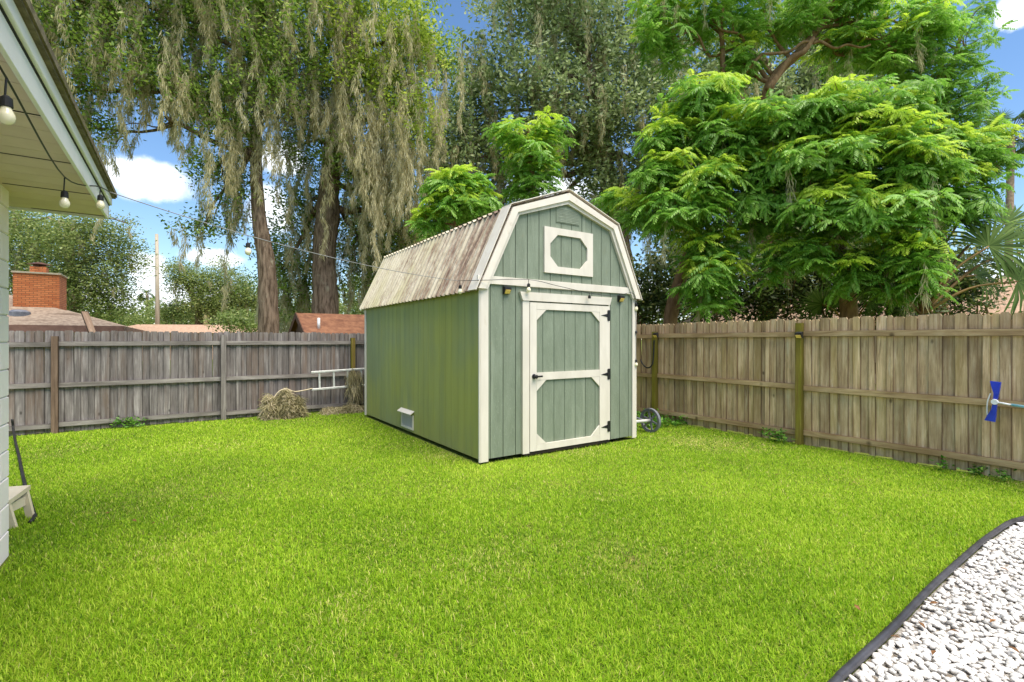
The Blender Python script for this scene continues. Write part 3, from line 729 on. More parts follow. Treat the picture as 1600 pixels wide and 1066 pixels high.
MB().cbox(-9, EU_, EV_-.02, EV_-.0005, ZS-.02, ZS+.10, .003).build('fascia', M['fascia'], hs)
MB().add([(EU_+.045, EV_+.045, ZS+.186), (EU_+.045, -9, ZS+.186), (-9, -9, ZS+.186), (-9, EV_+.045, ZS+.186), (EU_+.045, EV_+.045, ZS+.225), (EU_+.045, -9, ZS+.225), (-9, -9, ZS+2.4), (-4.8, 1.4, ZS+1.6), (-9, EV_+.045, ZS+.225), (-9, 1.4, ZS+1.6)],
         [(0,3,2,1), (0,1,5,4), (4,5,6,7), (4,7,9,8), (0,4,8,3), (7,6,9)]).build('roof', M['shingle'], hs)
MB().box(EU_+.025, EU_+.055, -9, EV_+.05, ZS+.2, ZS+.238).build('shingle_edge', M['shingle'], hs)

# beige resin stool, half hidden by the house corner, with a black hose beside it
b0 = G(46, 812); stool = empty('resin_stool', (b0.x-.28, b0.y-.02, 0), 'beige plastic step stool lying by the corner of the white house', 'stool')
stool.rotation_euler = (0, 0, math.radians(-16))
s_ = MB(); s_.add([(-.22,-.14,.25),(.24,-.14,.25),(.24,.16,.30),(-.22,.16,.30),(-.22,-.14,.21),(.24,-.14,.21),(.24,.16,.26),(-.22,.16,.26)], [(4,5,6,7)[::-1],(0,1,2,3),(0,4,5,1),(1,5,6,2),(2,6,7,3),(3,7,4,0)])
s_.build('seat', M['beige_resin'], stool)
for sx_, dx in ((-.2, -.03), (.215, .05)):
    for y in (-.115, .13):
        zt = .215 if y < 0 else .265
        MB().prism([(sx_-.035, zt), (sx_+.02, zt), (sx_+.02+dx, 0), (sx_-.035+dx, 0)], lambda x, z: (x, y-.015, z), (0, .03, 0)).build('leg', M['beige_resin'], stool)
    MB().box(sx_-.02, sx_+.012, -.098, .112, .13, .21).build('side_panel', M['beige_resin'], stool)
MB().box(-.16, .17, -.125, -.108, .14, .209).build('apron', M['beige_resin'], stool)
def gp_(px, py, z): return W(px, py, F*(H-z)/(py-HOR))
hose = [on_v(19, 655, FV-.2), on_v(21, 672, FV-.25), G(24, 690, .06), G(29, 710, .045), G(36, 745, .02), G(44, 775, .05), G(52, 800, .03), G(54, 808, .02), G(47, 816, .02)]
tag(MB().tube(spline([tuple(p) for p in hose], 6), .017, 8).build('garden_hose', M['rubber'], smooth=True), 'black hose trailing over the grass beside the beige stool', 'hose')

# ------------------------------------------------------------------ string lights
sl = empty('string_lights', on_u(155, 292, EU_+.02), 'string of clear bulbs on a thin cable from house eave to shed', 'string lights')
inv = sl.location.copy()
hk = [W(-40, 40, 1.75), W(10, 122, 1.94), W(101, 277, 3.1), on_u(155, 292, EU_+.03), on_u(171, 300, EU_+.045)]
sp0, sp1 = hk[-1], on_u(716, 439, SU-.12)
cab = spline([tuple(hk[i]) for i in range(5)], 6)
span = []
for i in range(1, 25):
    t = i/24; q = sp0.lerp(sp1, t); q.z -= 4*.10*t*(1-t); span.append(tuple(q))
fr_ = [fp(755, 438, -.10), fp(826, 437, -.09), fp(872, 447, -.09), fp(921, 458, -.10), fp(960, 463, -.09), fp(988, 458, -.09), on_v(991, 480, SV-.03)+Vector((.03, 0, 0)), on_v(992, 530, SV-.03)+Vector((.03, 0, 0)), on_v(992, 570, SV-.03)+Vector((.03, 0, 0))]
rest = spline([tuple(sp1)]+[tuple(p) for p in fr_], 5)
def rel(pts): return [Vector(p)-inv for p in pts]
cb1 = MB().tube(rel(cab), .0045, 6).build('cable', M['black'], sl, smooth=True)
MB().tube(rel([tuple(sp0)]+span), .0042, 6).build('cable', M['cord_white'], sl, smooth=True)
MB().tube(rel(rest), .004, 6).build('cable', M['rubber'], sl, smooth=True)
def bulb(p, drop, s=1.0, glass=True):
    p = Vector(p)-inv; b = MB(); b.tube([p, p-Vector((.004, 0, drop))], .004, 6)
    z = p.z-drop; b.lathe((p.x, p.y, z), [(.008, 0), (.016*s, -.008*s), (.021*s, -.012*s), (.023*s, -.05*s), (.02*s, -.052*s)], 12)
    so = b.build('socket', M['rubber'], sl, smooth=False)
    if glass:
        z2 = z-.052*s
        MB().lathe((p.x, p.y, z2), [(.016*s, .004), (.019*s, -.008*s), (.029*s, -.03*s), (.031*s, -.045*s), (.026*s, -.062*s), (.014*s, -.073*s), (.004*s, -.076*s)], 14).build('bulb', M['bulb_glass'], so, smooth=True)
bulb(hk[1], .07, .9); bulb(hk[2], .085, .88); bulb(on_u(157, 294, EU_+.04), .05, .88)
t398 = min(span, key=lambda q: abs((800+F*(cy*q[0]-sy*q[1])/(sy*q[0]+cy*q[1]))-398)); bulb(t398, .07, 1.0)
bulb(on_u(719, 440, SU-.10), .045, 1.0); bulb(fp(826, 437, -.09), .05, 1.0); bulb(fp(921, 458, -.10), .03, 1.0, False); bulb(on_v(992, 470, SV-.03)+Vector((.03,0,0)), .04, 1.0)
bulb(on_v(992, 515, SV-.03)+Vector((.03,0,0)), .02, .9, False); bulb(on_v(992, 560, SV-.03)+Vector((.03,0,0)), .02, .9)

# ------------------------------------------------------------------ yard objects
# ladder hung on the grey fence
lv = FV-.16; A = on_v(487, 582, lv); lz1 = A.z; B = on_v(487, 609, lv); lz0 = B.z
lad = empty('ladder', (A.x, lv, lz0), 'aluminium ladder hung sideways along the grey fence beside the shed', 'ladder')
lh = lz1-lz0; LL = 3.4; tilt = .055
for z in (0, lh): MB().cbox(0, LL, -.03, .03, z-.022, z+.022, .005).build('side_rail', M['alu'], lad)
for i in range(10):
    x = .17+i*.31
    MB().cbox(x-.02, x+.02, -.018, .018, .0225, lh-.0225, .004).build('rung', M['alu'], lad)
lad.rotation_euler = (0, -tilt*.6, 0)
# cart lying behind the shed corner: one wheel shows
wc = G(1016, 676); R_ = .215
cart = empty('garden_cart', (wc.x, wc.y, 0), 'grey spoked cart wheel on a metal axle poking out behind the shed', 'cart')
wh = MB()
n = 32
def ring(b, r0, r1, x0, x1, c=(0, 0, R_)):
    vs = []
    for x, r in ((x0, r0), (x0, r1), (x1, r1), (x1, r0)):
        for k in range(n): a = 2*math.pi*k/n; vs.append((c[0]+x, c[1]+r*math.cos(a), c[2]+r*math.sin(a)))
    b.add(vs, [((i % 4)*n+k, (i % 4)*n+(k+1) % n, ((i+1) % 4)*n+(k+1) % n, ((i+1) % 4)*n+k) for i in range(4) for k in range(n)])
    return b
wheel = ring(MB(), R_-.022, R_, -.025, .025).build('wheel', M['grey_plastic'], cart)
ring(MB(), R_-.045, R_-.0225, -.02, .02).build('rim', M['grey_plastic'], wheel)
for k in range(6):
    a = 2*math.pi*k/6+.3; d = Vector((0, math.cos(a), math.sin(a))); e = Vector((0, -math.sin(a), math.cos(a)))*.017; c0 = Vector((0, 0, R_))
    MB().add([c0+d*.03+e+Vector((x, 0, 0)) for x in (-.012, .012)]+[c0+d*.03-e+Vector((x, 0, 0)) for x in (-.012, .012)]+[c0+d*(R_-.046)+e*.7+Vector((x, 0, 0)) for x in (-.012, .012)]+[c0+d*(R_-.046)-e*.7+Vector((x, 0, 0)) for x in (-.012, .012)],
             [(0,1,5,4), (2,6,7,3), (0,4,6,2), (1,3,7,5), (4,5,7,6), (0,2,3,1)]).build('spoke', M['grey_plastic'], wheel)
MB().lathe((0, 0, R_), [(.032, -.03), (.032, .03), (.02, .045)], 14, 'x').build('hub', M['grey_plastic'], wheel)
MB().tube([(-.028, 0, R_), (-.62, 0, R_+.02)], .028, 10).build('axle', M['alu'], cart, smooth=True)
MB().tube([(-.1, .03, R_), (-.05, .32, R_+.02), (-.03, .75, .18)], .016, 8).build('frame_bar', M['grey_plastic'], cart, smooth=True)
# black bracket hose on the fence
hp = [on_u(1001, 562, FU-.05), on_u(1005, 570, FU-.08), on_u(1012, 575, FU-.1), on_u(1019, 570, FU-.1), on_u(1021, 555, FU-.08), on_u(1022, 532, FU-.065)]
tag(MB().tube(spline([tuple(p) for p in hp], 5), .014, 8).build('black_hose', M['rubber'], smooth=True), 'short loop of black hose hanging on the tan fence behind the shed', 'hose')
# pool brush
bp = on_u(1555, 628, FU-.11); br = empty('pool_brush', bp, 'blue pool brush with pale blue pole hung on the tan fence', 'brush')
br.rotation_euler = (math.radians(6), 0, 0)
b = MB()
for s in (1, -1):
    ps = [(.0, 0, .03*s, .018), (.0, .0, .10*s, .022), (.004, .012, .17*s, .036), (.008, .022, .235*s, .046)]
    vs = []
    for x, y, z, w_ in ps: vs += [(x-.02, y-w_, z), (x+.02, y-w_, z), (x+.02, y+w_, z), (x-.02, y+w_, z)]
    b.add(vs, [(i*4+k, i*4+(k+1) % 4, (i+1)*4+(k+1) % 4, (i+1)*4+k) for i in range(3) for k in range(4)]+[(3,2,1,0), (12,13,14,15)])
b.build('brush_head', M['blue'], br)
MB().lathe((-.028, 0, 0), [(.03, -.012), (.034, .008), (.03, .03)], 14, 'x').build('hub', M['white_plastic'], br)
MB().tube(spline([(0, .05, -.17), (0, .062, -.09), (0, .064, 0), (0, .05, .09)], 4), .007, 6).build('bow', M['white_plastic'], br)
MB().tube([(-.02, 0, 0), (-.02, -.14, -.004)], .011, 8).build('swivel', M['white_plastic'], br, smooth=True)
MB().tube([(-.02, -.14, -.004), (-.02, -2.2, .02)], .016, 10).build('pole', M['pole_blue'], br, smooth=True)

# ------------------------------------------------------------------ neighbours
nb = empty('neighbour_house', (-6, 26, 0), 'low yellow house with brown shingle hip roof behind the grey fence', 'house')
def relp(o, pts): return [Vector(p)-o.location for p in pts]
uc, vc, ze, sl_ = -2.0, 25.2, 2.17, .33
t = 6.5
MB().add(relp(nb, [(uc, vc, ze), (uc, vc+2*t, ze), (uc-t, vc+t, ze+sl_*t), (-26, vc, ze), (-26, vc+2*t, ze), (-24, vc+t, ze+sl_*t)]), [(0, 1, 2), (3, 0, 2, 5), (1, 4, 5, 2), (3, 5, 4), (0, 3, 4, 1)]).build('roof', M['shingle_brown'], nb)
MB().box(-26+6, uc+.03+6, vc-26-.04, vc-26-.001, ze-.26, ze+.01).build('fascia', M['purple_fascia'], nb)
MB().box(uc+6, uc+.04+6, vc-26, vc-26+2*t, ze-.26, ze+.01).build('fascia', M['purple_fascia'], nb)
MB().box(-26+6, uc-.6+6, vc-26+.6, vc-26+2*t-.6, 0, ze-.02).build('wall', M['yellow_wall'], nb)
ch0 = on_v(20, 500, 27.6).x; ch1 = on_v(93, 500, 27.6).x; cz1 = on_v(60, 428, 27.6).z
chm = MB().box(ch0+6, ch1+6, 1.6, 3.1, 1.9, cz1).build('chimney', M['brick'], nb)
MB().cbox(ch0+6-.05, ch1+6+.05, 1.55, 3.15, cz1+.001, cz1+.07, .02).build('chimney_crown', M['concrete'], chm)
fx = (ch0+ch1)/2+6-.05
MB().box(fx-.25, fx+.25, 2.1, 2.6, cz1+.071, cz1+.36).build('flue', M['brick'], chm)
MB().lathe((fx, 2.35, cz1+.40), [(.2, -.04), (.2, .05), (.42, .06), (.1, .16), (.05, .165)], 4).build('flue_cap', M['brown_wood'], chm)
q = on_v(30, 466, 26.6); MB().lathe((q.x+6, q.y-26, ze+sl_*(q.y-vc)-.02), [(.34, -.3), (.33, .1), (.2, .18), (.04, .2)], 14).build('skylight', M['grey_plastic'], nb)
# leaning plank behind the fence
pa, pb = on_v(148, 530, FV+.5), on_v(132, 488, FV+1.0)
pk = MB(); d = (pb-pa); L_ = d.length
pk.cbox(-.055, .055, -.02, .02, -.1, L_, .004); po = pk.build('leaning_plank', M['post_brown'])
po.location = pa; po.rotation_euler = d.to_track_quat('Z', 'Y').to_euler(); tag(po, 'loose wooden plank sticking up behind the grey fence by the yellow house', 'plank')
# far tan roofed house
fh = empty('tan_roof_house', (0, 46, 0), 'far house with pale tan roof seen over the grey fence', 'house')
a_, b_ = on_v(150, 519, 46), on_v(430, 521, 46); r1, r2 = on_v(215, 507, 49), on_v(385, 508, 49)
MB().add(relp(fh, [a_, b_, r2, r1, (a_.x, 52, a_.z), (b_.x, 52, a_.z)]), [(0,1,2,3), (0,3,4), (1,5,2), (4,3,2,5), (0,4,5,1)]).build('roof', M['shingle_tan'], fh)
MB().box(a_.x+.5, b_.x-.5, .6, 5.4, 0, a_.z-.02).build('wall', M['pink_wall'], fh)
# red-brown shed roof beyond the fence
rv = 15.2; q0 = on_v(463, 489, rv); q1 = on_v(640, 494, rv)
rb = empty('brown_shed', (q0.x, rv, 0), 'small brown shed with red-brown shingle roof behind the grey fence', 'shed')
Lr = q1.x-q0.x; hr = q0.z
for s in (-1, 1):
    MB().add([(0, 0, hr), (Lr, 0, hr), (Lr, s*1.5, hr-.75), (0, s*1.5, hr-.75), (0, 0, hr-.05), (Lr, 0, hr-.05), (Lr, s*1.5, hr-.8), (0, s*1.5, hr-.8)], [(0,1,2,3), (7,6,5,4), (3,2,6,7), (0,3,7,4), (1,5,6,2)]).build('roof', M['shingle_red'], rb)
    MB().add([(-.03, 0, hr+.02), (-.03, s*1.52, hr-.74), (-.03, s*1.52, hr-.92), (-.03, 0, hr-.16), (-.001, 0, hr+.02), (-.001, s*1.52, hr-.74), (-.001, s*1.52, hr-.92), (-.001, 0, hr-.16)], [(0,1,2,3), (7,6,5,4), (0,4,5,1), (1,5,6,2), (2,6,7,3), (3,7,4,0)]).build('rake_board', M['brown_wood'], rb)
MB().prism([(-1.3, 0), (1.3, 0), (1.3, hr-.82), (0, hr-.1), (-1.3, hr-.82)], lambda y, z: (.1, y, z), (Lr-.2, 0, 0)).build('wall', M['brown_wood'], rb)
pq = on_v(498, 497, rv-.9); MB().tube([(pq.x-q0.x, -.9, hr-.55), (pq.x-q0.x, -.9, pq.z)], .04, 10).build('vent_pipe', M['alu'], rb, smooth=True)
# utility pole
up_ = W(246, 508, 42); pl = MB().tube([(up_.x, up_.y, 0), (up_.x, up_.y, 5), (up_.x-.05, up_.y, W(246, 366, 42).z)], [.2, .17, .13], 10).build('utility_pole', M['concrete'], smooth=True)
tag(pl, 'plain grey utility pole rising beyond the tan roofed house', 'pole')
# pale house beyond the tan fence
ph = empty('pale_house', (21, 5, 0), 'pale house with tan roof glimpsed through plants behind the tan fence', 'house')
MB().box(0, 8, -14, 10, 0, 2.45).build('wall', M['pink_wall'], ph)
MB().add([(-.6, -14.6, 2.42), (-.6, 10.6, 2.42), (8.6, 10.6, 2.42), (8.6, -14.6, 2.42), (4, -14.6, 3.9), (4, 10.6, 3.9)], [(0,1,5,4), (1,2,5), (2,3,4,5), (3,0,4), (0,3,2,1)]).build('roof', M['shingle_tan'], ph)

# ------------------------------------------------------------------ vegetation
def unit(n, r): 
    v = r.normal(size=(n, 3)); return v/np.linalg.norm(v, axis=1)[:, None]
def leaves(centres, spread, per, L, Wd, r, flat=.5, droop=.0, tint=None, tvar=.22):
    """rhombic leaves scattered round twig centres -> V, quads, tint"""
    k = len(centres); n = k*per
    ci = np.repeat(np.arange(k), per)
    tw = unit(k, r); off = r.normal(size=(n, 3))*spread*.55 + tw[ci]*r.uniform(-.9, .9, n)[:, None]*spread
    off[:, 2] *= .8
    p = centres[ci]+off
    ax = unit(n, r); ax[:, 2] = ax[:, 2]*.6-droop; ax /= np.linalg.norm(ax, axis=1)[:, None]
    nr = unit(n, r); nr[:, 2] = np.abs(nr[:, 2])+flat; sd_ = np.cross(ax, nr); sd_ /= np.linalg.norm(sd_, axis=1)[:, None]+1e-9
    l = L*r.uniform(.65, 1.25, n)[:, None]; w_ = Wd*r.uniform(.7, 1.2, n)[:, None]
    V = np.stack([p, p+ax*l*.45+sd_*w_*.5, p+ax*l, p+ax*l*.45-sd_*w_*.5], 1).reshape(-1, 3)
    Fq = np.arange(n)[:, None]*4+np.arange(4)
    base = (r.uniform(.2, .7, k) if tint is None else tint)
    R = np.clip(base[ci]+r.normal(size=n)*tvar, 0, 1)
    return V, Fq, R
def join(parts):
    off = 0; V, Fq, R = [], [], []
    for v, f, r in parts: V.append(v); Fq.append(f+off); R.append(r); off += len(v)
    return np.concatenate(V), np.concatenate(Fq), np.concatenate(R)
def clump_pts(cl, n, r, shell=2.0):
    """cl: (centre, (ru, rv, rz)); points biased outward in an ellipsoid"""
    c, rad = cl; d = unit(n, r); q = r.random(n)**(1/shell)
    return np.array(c)+d*q[:, None]*np.array(rad)
def px_clump(px, py, rx, ry, D, dep=None):
    rx, ry = rx*D/F, ry*D/F; dep = dep or (rx+ry)*.5
    return (tuple(W(px, py, D)), (math.hypot(rx*cy, dep*sy), math.hypot(rx*sy, dep*cy), ry))
def moss(tops, lens, r, per=75, rad=.13, width=.016):
    """hanging drapes of short overlapping curls"""
    V, Fq, R, off = [], [], [], 0
    for p, L in zip(tops, lens):
        n = int(per*L)+10; t = r.random(n)**.85
        taper = np.clip(np.minimum(1, .35+t*3)*(1-t)**.55, .06, 1); Rr = rad*(.6+.5*min(L, 2)/2)
        a = r.uniform(0, 6.28, n); q = np.sqrt(r.random(n))*taper*Rr
        wob = .07*np.sin(t*L*5+r.uniform(0, 6))
        b = np.stack([p[0]+np.cos(a)*q+wob, p[1]+np.sin(a)*q, p[2]-t*L], 1)
        l = r.uniform(.12, .34, n); dv = np.stack([r.normal(size=n)*.22, r.normal(size=n)*.22, -np.ones(n)], 1)*l[:, None]
        sdv = np.stack([np.cos(a+1.57), np.sin(a+1.57), r.normal(size=n)*.25], 1)*(width*r.uniform(.6, 1.4, n))[:, None]
        bend = np.stack([r.normal(size=n), r.normal(size=n), np.zeros(n)], 1)*.03
        e = b+dv+bend
        vv = np.stack([b-sdv*.3, b+dv*.45+bend*1.2+sdv*.5, e, b+dv*.45+bend*1.2-sdv*.5], 1).reshape(-1, 3)
        V.append(vv); Fq.append(np.arange(n)[:, None]*4+np.arange(4)+off); off += 4*n
        tb = r.uniform(.35, .7); R.append(np.clip(tb+r.normal(size=n)*.16, 0, 1))
    return np.concatenate(V), np.concatenate(Fq), np.concatenate(R)
def limb(mb, a, b, r0, r1, r, sag=.12, n=5, sides=7):
    a, b = np.array(a, float), np.array(b, float); L = np.linalg.norm(b-a); pts = [a]
    for i in range(1, n):
        t = i/n; pts.append(a+(b-a)*t+r.normal(size=3)*L*.045+np.array([0, 0, sag*L*math.sin(t*math.pi)]))
    pts.append(b); sp = spline(pts, 3); m = len(sp)
    mb.tube([tuple(p) for p in sp], [r0+(r1-r0)*(i/(m-1))**.8 for i in range(m)], sides, jit=.04); return sp
def tree(name, label, base, path, radii, clumps, mat, nleaf, L, Wd, moss_n=0, moss_len=(.7, 2.0), seed=1, group=None, twig=.34, per=24, bark='bark', mats2=None, moss_w=.016, subs=3, moss_rad=.13, moss_low=False, limbs=True, moss_per=75):
    r = np.random.default_rng(seed); root = empty(name, base, label, 'tree', group); B = np.array(base, float)
    P = spline([tuple(p) for p in path], 8); m = len(P); rr_ = np.interp(np.linspace(0, 1, m), np.linspace(0, 1, len(radii)), radii)
    tr = MB(); tr.tube([tuple(np.array(p)-B) for p in P], list(rr_), 16, jit=.07)
    tr.build('trunk', M[bark], root, smooth=True)
    br = MB(); spn = []
    PA = np.array(P)
    if limbs:
        for c, rad in clumps:
            c = np.array(c); cand = PA[len(PA)//2:]; k = np.argmin(np.linalg.norm(cand-c, axis=1)+np.maximum(0, cand[:, 2]-c[2])*1.5); k += len(PA)//2
            sp = limb(br, PA[k]-B, c-B, min(rr_[k]*.55, .05+.035*np.linalg.norm(c-PA[k])), .03, r)
            spn += [np.array(q)+B for q in sp[len(sp)//3:]]
            for _ in range(subs):
                e = clump_pts((c, rad), 1, r)[0]; s0 = sp[r.integers(len(sp)//2, len(sp))]
                s2 = limb(br, s0, e-B, .03, .01, r, .06, 4, 5); spn += [np.array(q)+B for q in s2[2:]]
        br.build('branches', M[bark], root, smooth=True)['kind'] = 'stuff'
    vol = np.array([np.prod(c[1])**(2/3) for c in clumps]); cnt = np.maximum(1, (nleaf/per*vol/vol.sum()).astype(int))
    groups = {}
    for i, (cl, k) in enumerate(zip(clumps, cnt)):
        mt = mat if not mats2 or i not in mats2 else mats2[i]
        groups.setdefault(mt, []).append(leaves(clump_pts(cl, k, r)-B, twig, per, L, Wd, r))
    for mt, parts in groups.items():
        V, Fq, R = join(parts); o = place(np_mesh('crown', V, Fq, M[mt], R), 'crown', root); o['kind'] = 'stuff'
    if moss_n:
        tops = []
        for cl, k in zip(clumps, np.maximum(1, (moss_n*vol/vol.sum()).astype(int))):
            q = clump_pts(cl, k, r, 1.6)
            if moss_low: q[:, 2] = np.minimum(q[:, 2], cl[0][2]+r.uniform(-.5, .3, k)*cl[1][2])
            tops.append(q)
        tops = np.concatenate(tops); ln = r.uniform(*moss_len, len(tops))*r.choice([.6, 1, 1, 1.5], len(tops))
        V, Fq, R = moss(tops-B, ln, r, moss_per, moss_rad, moss_w); o = place(np_mesh('spanish_moss', V, Fq, M['moss'], R), 'spanish_moss', root); o['kind'] = 'stuff'
    return root
def gz(px, D): p = W(px, 500, D); return (p.x, p.y, 0)
def PC(lst): return [px_clump(*c) for c in lst]

# the two big moss-hung oaks behind the grey fence
D1 = 15.5
oakA = tree('oak_tree', 'slim trunked oak thick with hanging moss behind the grey fence', gz(420, D1),
    [gz(420, D1), W(418, 440, D1), W(404, 330, D1), W(400, 230, D1), W(404, 150, D1), W(400, 60, D1), W(420, -40, D1)], [.34, .28, .2, .17, .16, .14, .08],
    PC([(50, 30, 110, 90, 13.5), (170, 20, 120, 80, 14), (300, 10, 120, 70, 15), (420, 20, 110, 90, 15), (230, 110, 130, 60, 14.2), (90, 150, 80, 45, 13.6), (340, 140, 80, 60, 14.6),
        (430, 120, 70, 70, 15), (150, 200, 40, 30, 14), (360, 205, 55, 35, 14.8), (330, 265, 35, 35, 15), (320, 355, 50, 22, 15.2), (370, 300, 25, 60, 15.4), (300, -90, 250, 80, 15), (70, -80, 160, 70, 14)]),
    'oak', 60000, .135, .066, 500, (.7, 1.8), 31, 'large moss-hung oaks', moss_w=.020, moss_rad=.155, moss_per=135)
D2 = 17.5
oakB = tree('oak_tree', 'thick trunked oak with long moss curtains behind the brown shed roof', gz(508, D2),
    [gz(508, D2), W(508, 470, D2), W(506, 400, D2), W(512, 340, D2), W(515, 290, D2), W(530, 200, D2), W(545, 100, D2), W(560, -20, D2)], [.5, .44, .38, .42, .34, .27, .2, .12],
    PC([(560, 40, 110, 80, 16.5), (640, 60, 60, 70, 16), (640, 170, 55, 70, 16), (590, 130, 80, 70, 16.4), (500, 130, 70, 70, 16.5), (470, 220, 60, 50, 17), (560, 240, 70, 60, 17), (470, 320, 45, 60, 18),
        (610, 300, 60, 70, 18), (560, 380, 50, 90, 19), (640, 380, 50, 70, 19), (440, 420, 40, 80, 18.5), (475, 440, 30, 70, 19.5), (540, -90, 200, 80, 17), (690, 100, 30, 60, 18)]),
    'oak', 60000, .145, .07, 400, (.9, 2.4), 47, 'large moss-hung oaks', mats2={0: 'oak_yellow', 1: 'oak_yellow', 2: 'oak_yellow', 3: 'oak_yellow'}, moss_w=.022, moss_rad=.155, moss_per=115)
# second stem of oak B showing as long pale curtains in front
r_ = np.random.default_rng(77)
cur = [(590, 150, 400), (610, 180, 380), (575, 170, 330), (560, 180, 300), (620, 240, 350), (545, 150, 250), (600, 210, 300), (585, 250, 370), (632, 200, 290), (520, 120, 240), (480, 110, 220), (500, 130, 230), (455, 120, 200), (650, 230, 320),
       (400, 90, 190), (370, 80, 200), (340, 90, 195), (300, 80, 190), (265, 60, 175), (230, 70, 170), (430, 100, 180)]
tops, ln = [], []
for px, y0, y1 in cur:
    for _ in range(5):
        D = r_.uniform(15.3, 16.2); a = W(px+r_.uniform(-13, 13), y0+r_.uniform(-20, 40), D); tops.append(np.array(a)); ln.append((y1-y0)*D/F*r_.uniform(.35, .95))
Bq = np.array(oakB.location)
V, Fq, R = moss(np.array(tops)-Bq, ln, r_, 150, .105, .019); o = place(np_mesh('spanish_moss', V, Fq, M['moss'], np.clip(R+.12, 0, 1)), 'spanish_moss', oakB); o['kind'] = 'stuff'
# central grey-green oak far behind the shed
D3 = 23
oakC = tree('oak_tree', 'tall grey-green oak filling the sky behind the shed roof', gz(985, D3+1),
    [gz(985, D3+1), W(975, 420, D3+1), W(955, 320, D3+1), W(945, 240, D3+1), W(935, 150, D3), W(900, 60, D3), W(880, -40, D3)], [.6, .5, .42, .38, .32, .25, .15],
    PC([(735, 190, 55, 70, 22), (760, 110, 60, 60, 22), (850, 40, 80, 70, 23), (850, 150, 90, 70, 22), (940, 80, 80, 80, 23), (1020, 60, 70, 80, 24), (960, 180, 70, 60, 22.5), (1040, 170, 60, 80, 23), (790, 250, 80, 60, 23),
        (710, 280, 50, 60, 22), (930, 290, 35, 50, 23), (990, 300, 60, 70, 24), (760, 340, 70, 50, 24), (690, 370, 50, 60, 24), (1060, 300, 60, 80, 25), (870, -60, 220, 60, 23), (690, 230, 45, 70, 21), (620, 420, 60, 80, 23), (590, 330, 60, 60, 23), (900, 220, 70, 60, 23), (850, 380, 90, 60, 25)]),
    'oak_blue', 76000, .24, .12, 430, (.8, 2.2), 53, 'large moss-hung oaks', twig=.5, moss_w=.034, moss_rad=.28, moss_per=90)
D4 = 25
oakD = tree('oak_tree', 'dark oak behind the bright feathery trees at the tan fence', gz(1250, D4),
    [gz(1250, D4), W(1245, 400, D4), W(1250, 250, D4), W(1260, 100, D4), W(1280, 0, D4)], [.6, .5, .42, .3, .2],
    PC([(1120, 110, 60, 70, 23), (1200, 150, 70, 60, 24), (1290, 120, 70, 60, 24), (1370, 110, 60, 50, 25), (1120, 230, 60, 80, 24), (1250, 260, 90, 70, 25), (1350, 230, 70, 70, 25), (1200, 380, 110, 70, 25), (1350, 380, 90, 80, 25), (1280, 30, 120, 50, 25), (1080, 400, 60, 70, 24), (1430, 330, 60, 80, 25)]),
    'oak_blue', 56000, .24, .12, 190, (.8, 1.8), 59, 'large moss-hung oaks', twig=.5, moss_w=.034, moss_rad=.28, moss_per=90)

# far trees on the left
D5 = 34
tree('oak_tree', 'broad pale green oak standing behind the brick chimney', gz(120, D5), [gz(120, D5), W(118, 480, D5), W(110, 420, D5), W(105, 350, D5)], [.5, .42, .35, .2],
    PC([(60, 380, 60, 50, 33), (130, 370, 60, 45, 32), (185, 410, 36, 50, 33), (110, 440, 60, 50, 32), (170, 470, 45, 40, 33), (40, 450, 50, 60, 34), (200, 350, 8, 8, 32), (30, 350, 50, 40, 34)]),
    'oak_far', 42000, .2, .1, 60, (.8, 2.0), 61, 'far trees beyond the grey fence', twig=.6, moss_w=.05, moss_rad=.25)
D6 = 45
tree('oak_tree', 'small spreading tree between the utility pole and the slim oak trunk', gz(310, D6), [gz(310, D6), W(310, 490, D6), W(300, 460, D6), W(285, 435, D6)], [.4, .3, .22, .1],
    PC([(275, 420, 22, 12, 44), (300, 440, 40, 25, 45), (350, 450, 45, 45, 46), (330, 480, 50, 25, 45), (390, 470, 40, 40, 47), (270, 485, 35, 20, 46)]),
    'oak_far', 30000, .22, .11, 40, (1, 2.4), 67, 'far trees beyond the grey fence', twig=.7, moss_w=.06, moss_rad=.3)
r_ = np.random.default_rng(5)
parts = []
for i in range(60):
    px = -250+i*38+r_.uniform(-15, 15); D = r_.uniform(58, 72); h = r_.uniform(14, 30) if px < 480 else r_.uniform(28, 60)
    cl = px_clump(px, 508-h*.45, 34, h, D); parts.append(leaves(clump_pts(cl, 36, r_), .9, 14, .7, .4, r_))
V, Fq, R = join(parts); struct(place(np_mesh('far_wood', V, Fq, M['oak_far'], R), 'far_wood'), 'far belt of woodland along the horizon', 'wood', 'stuff')

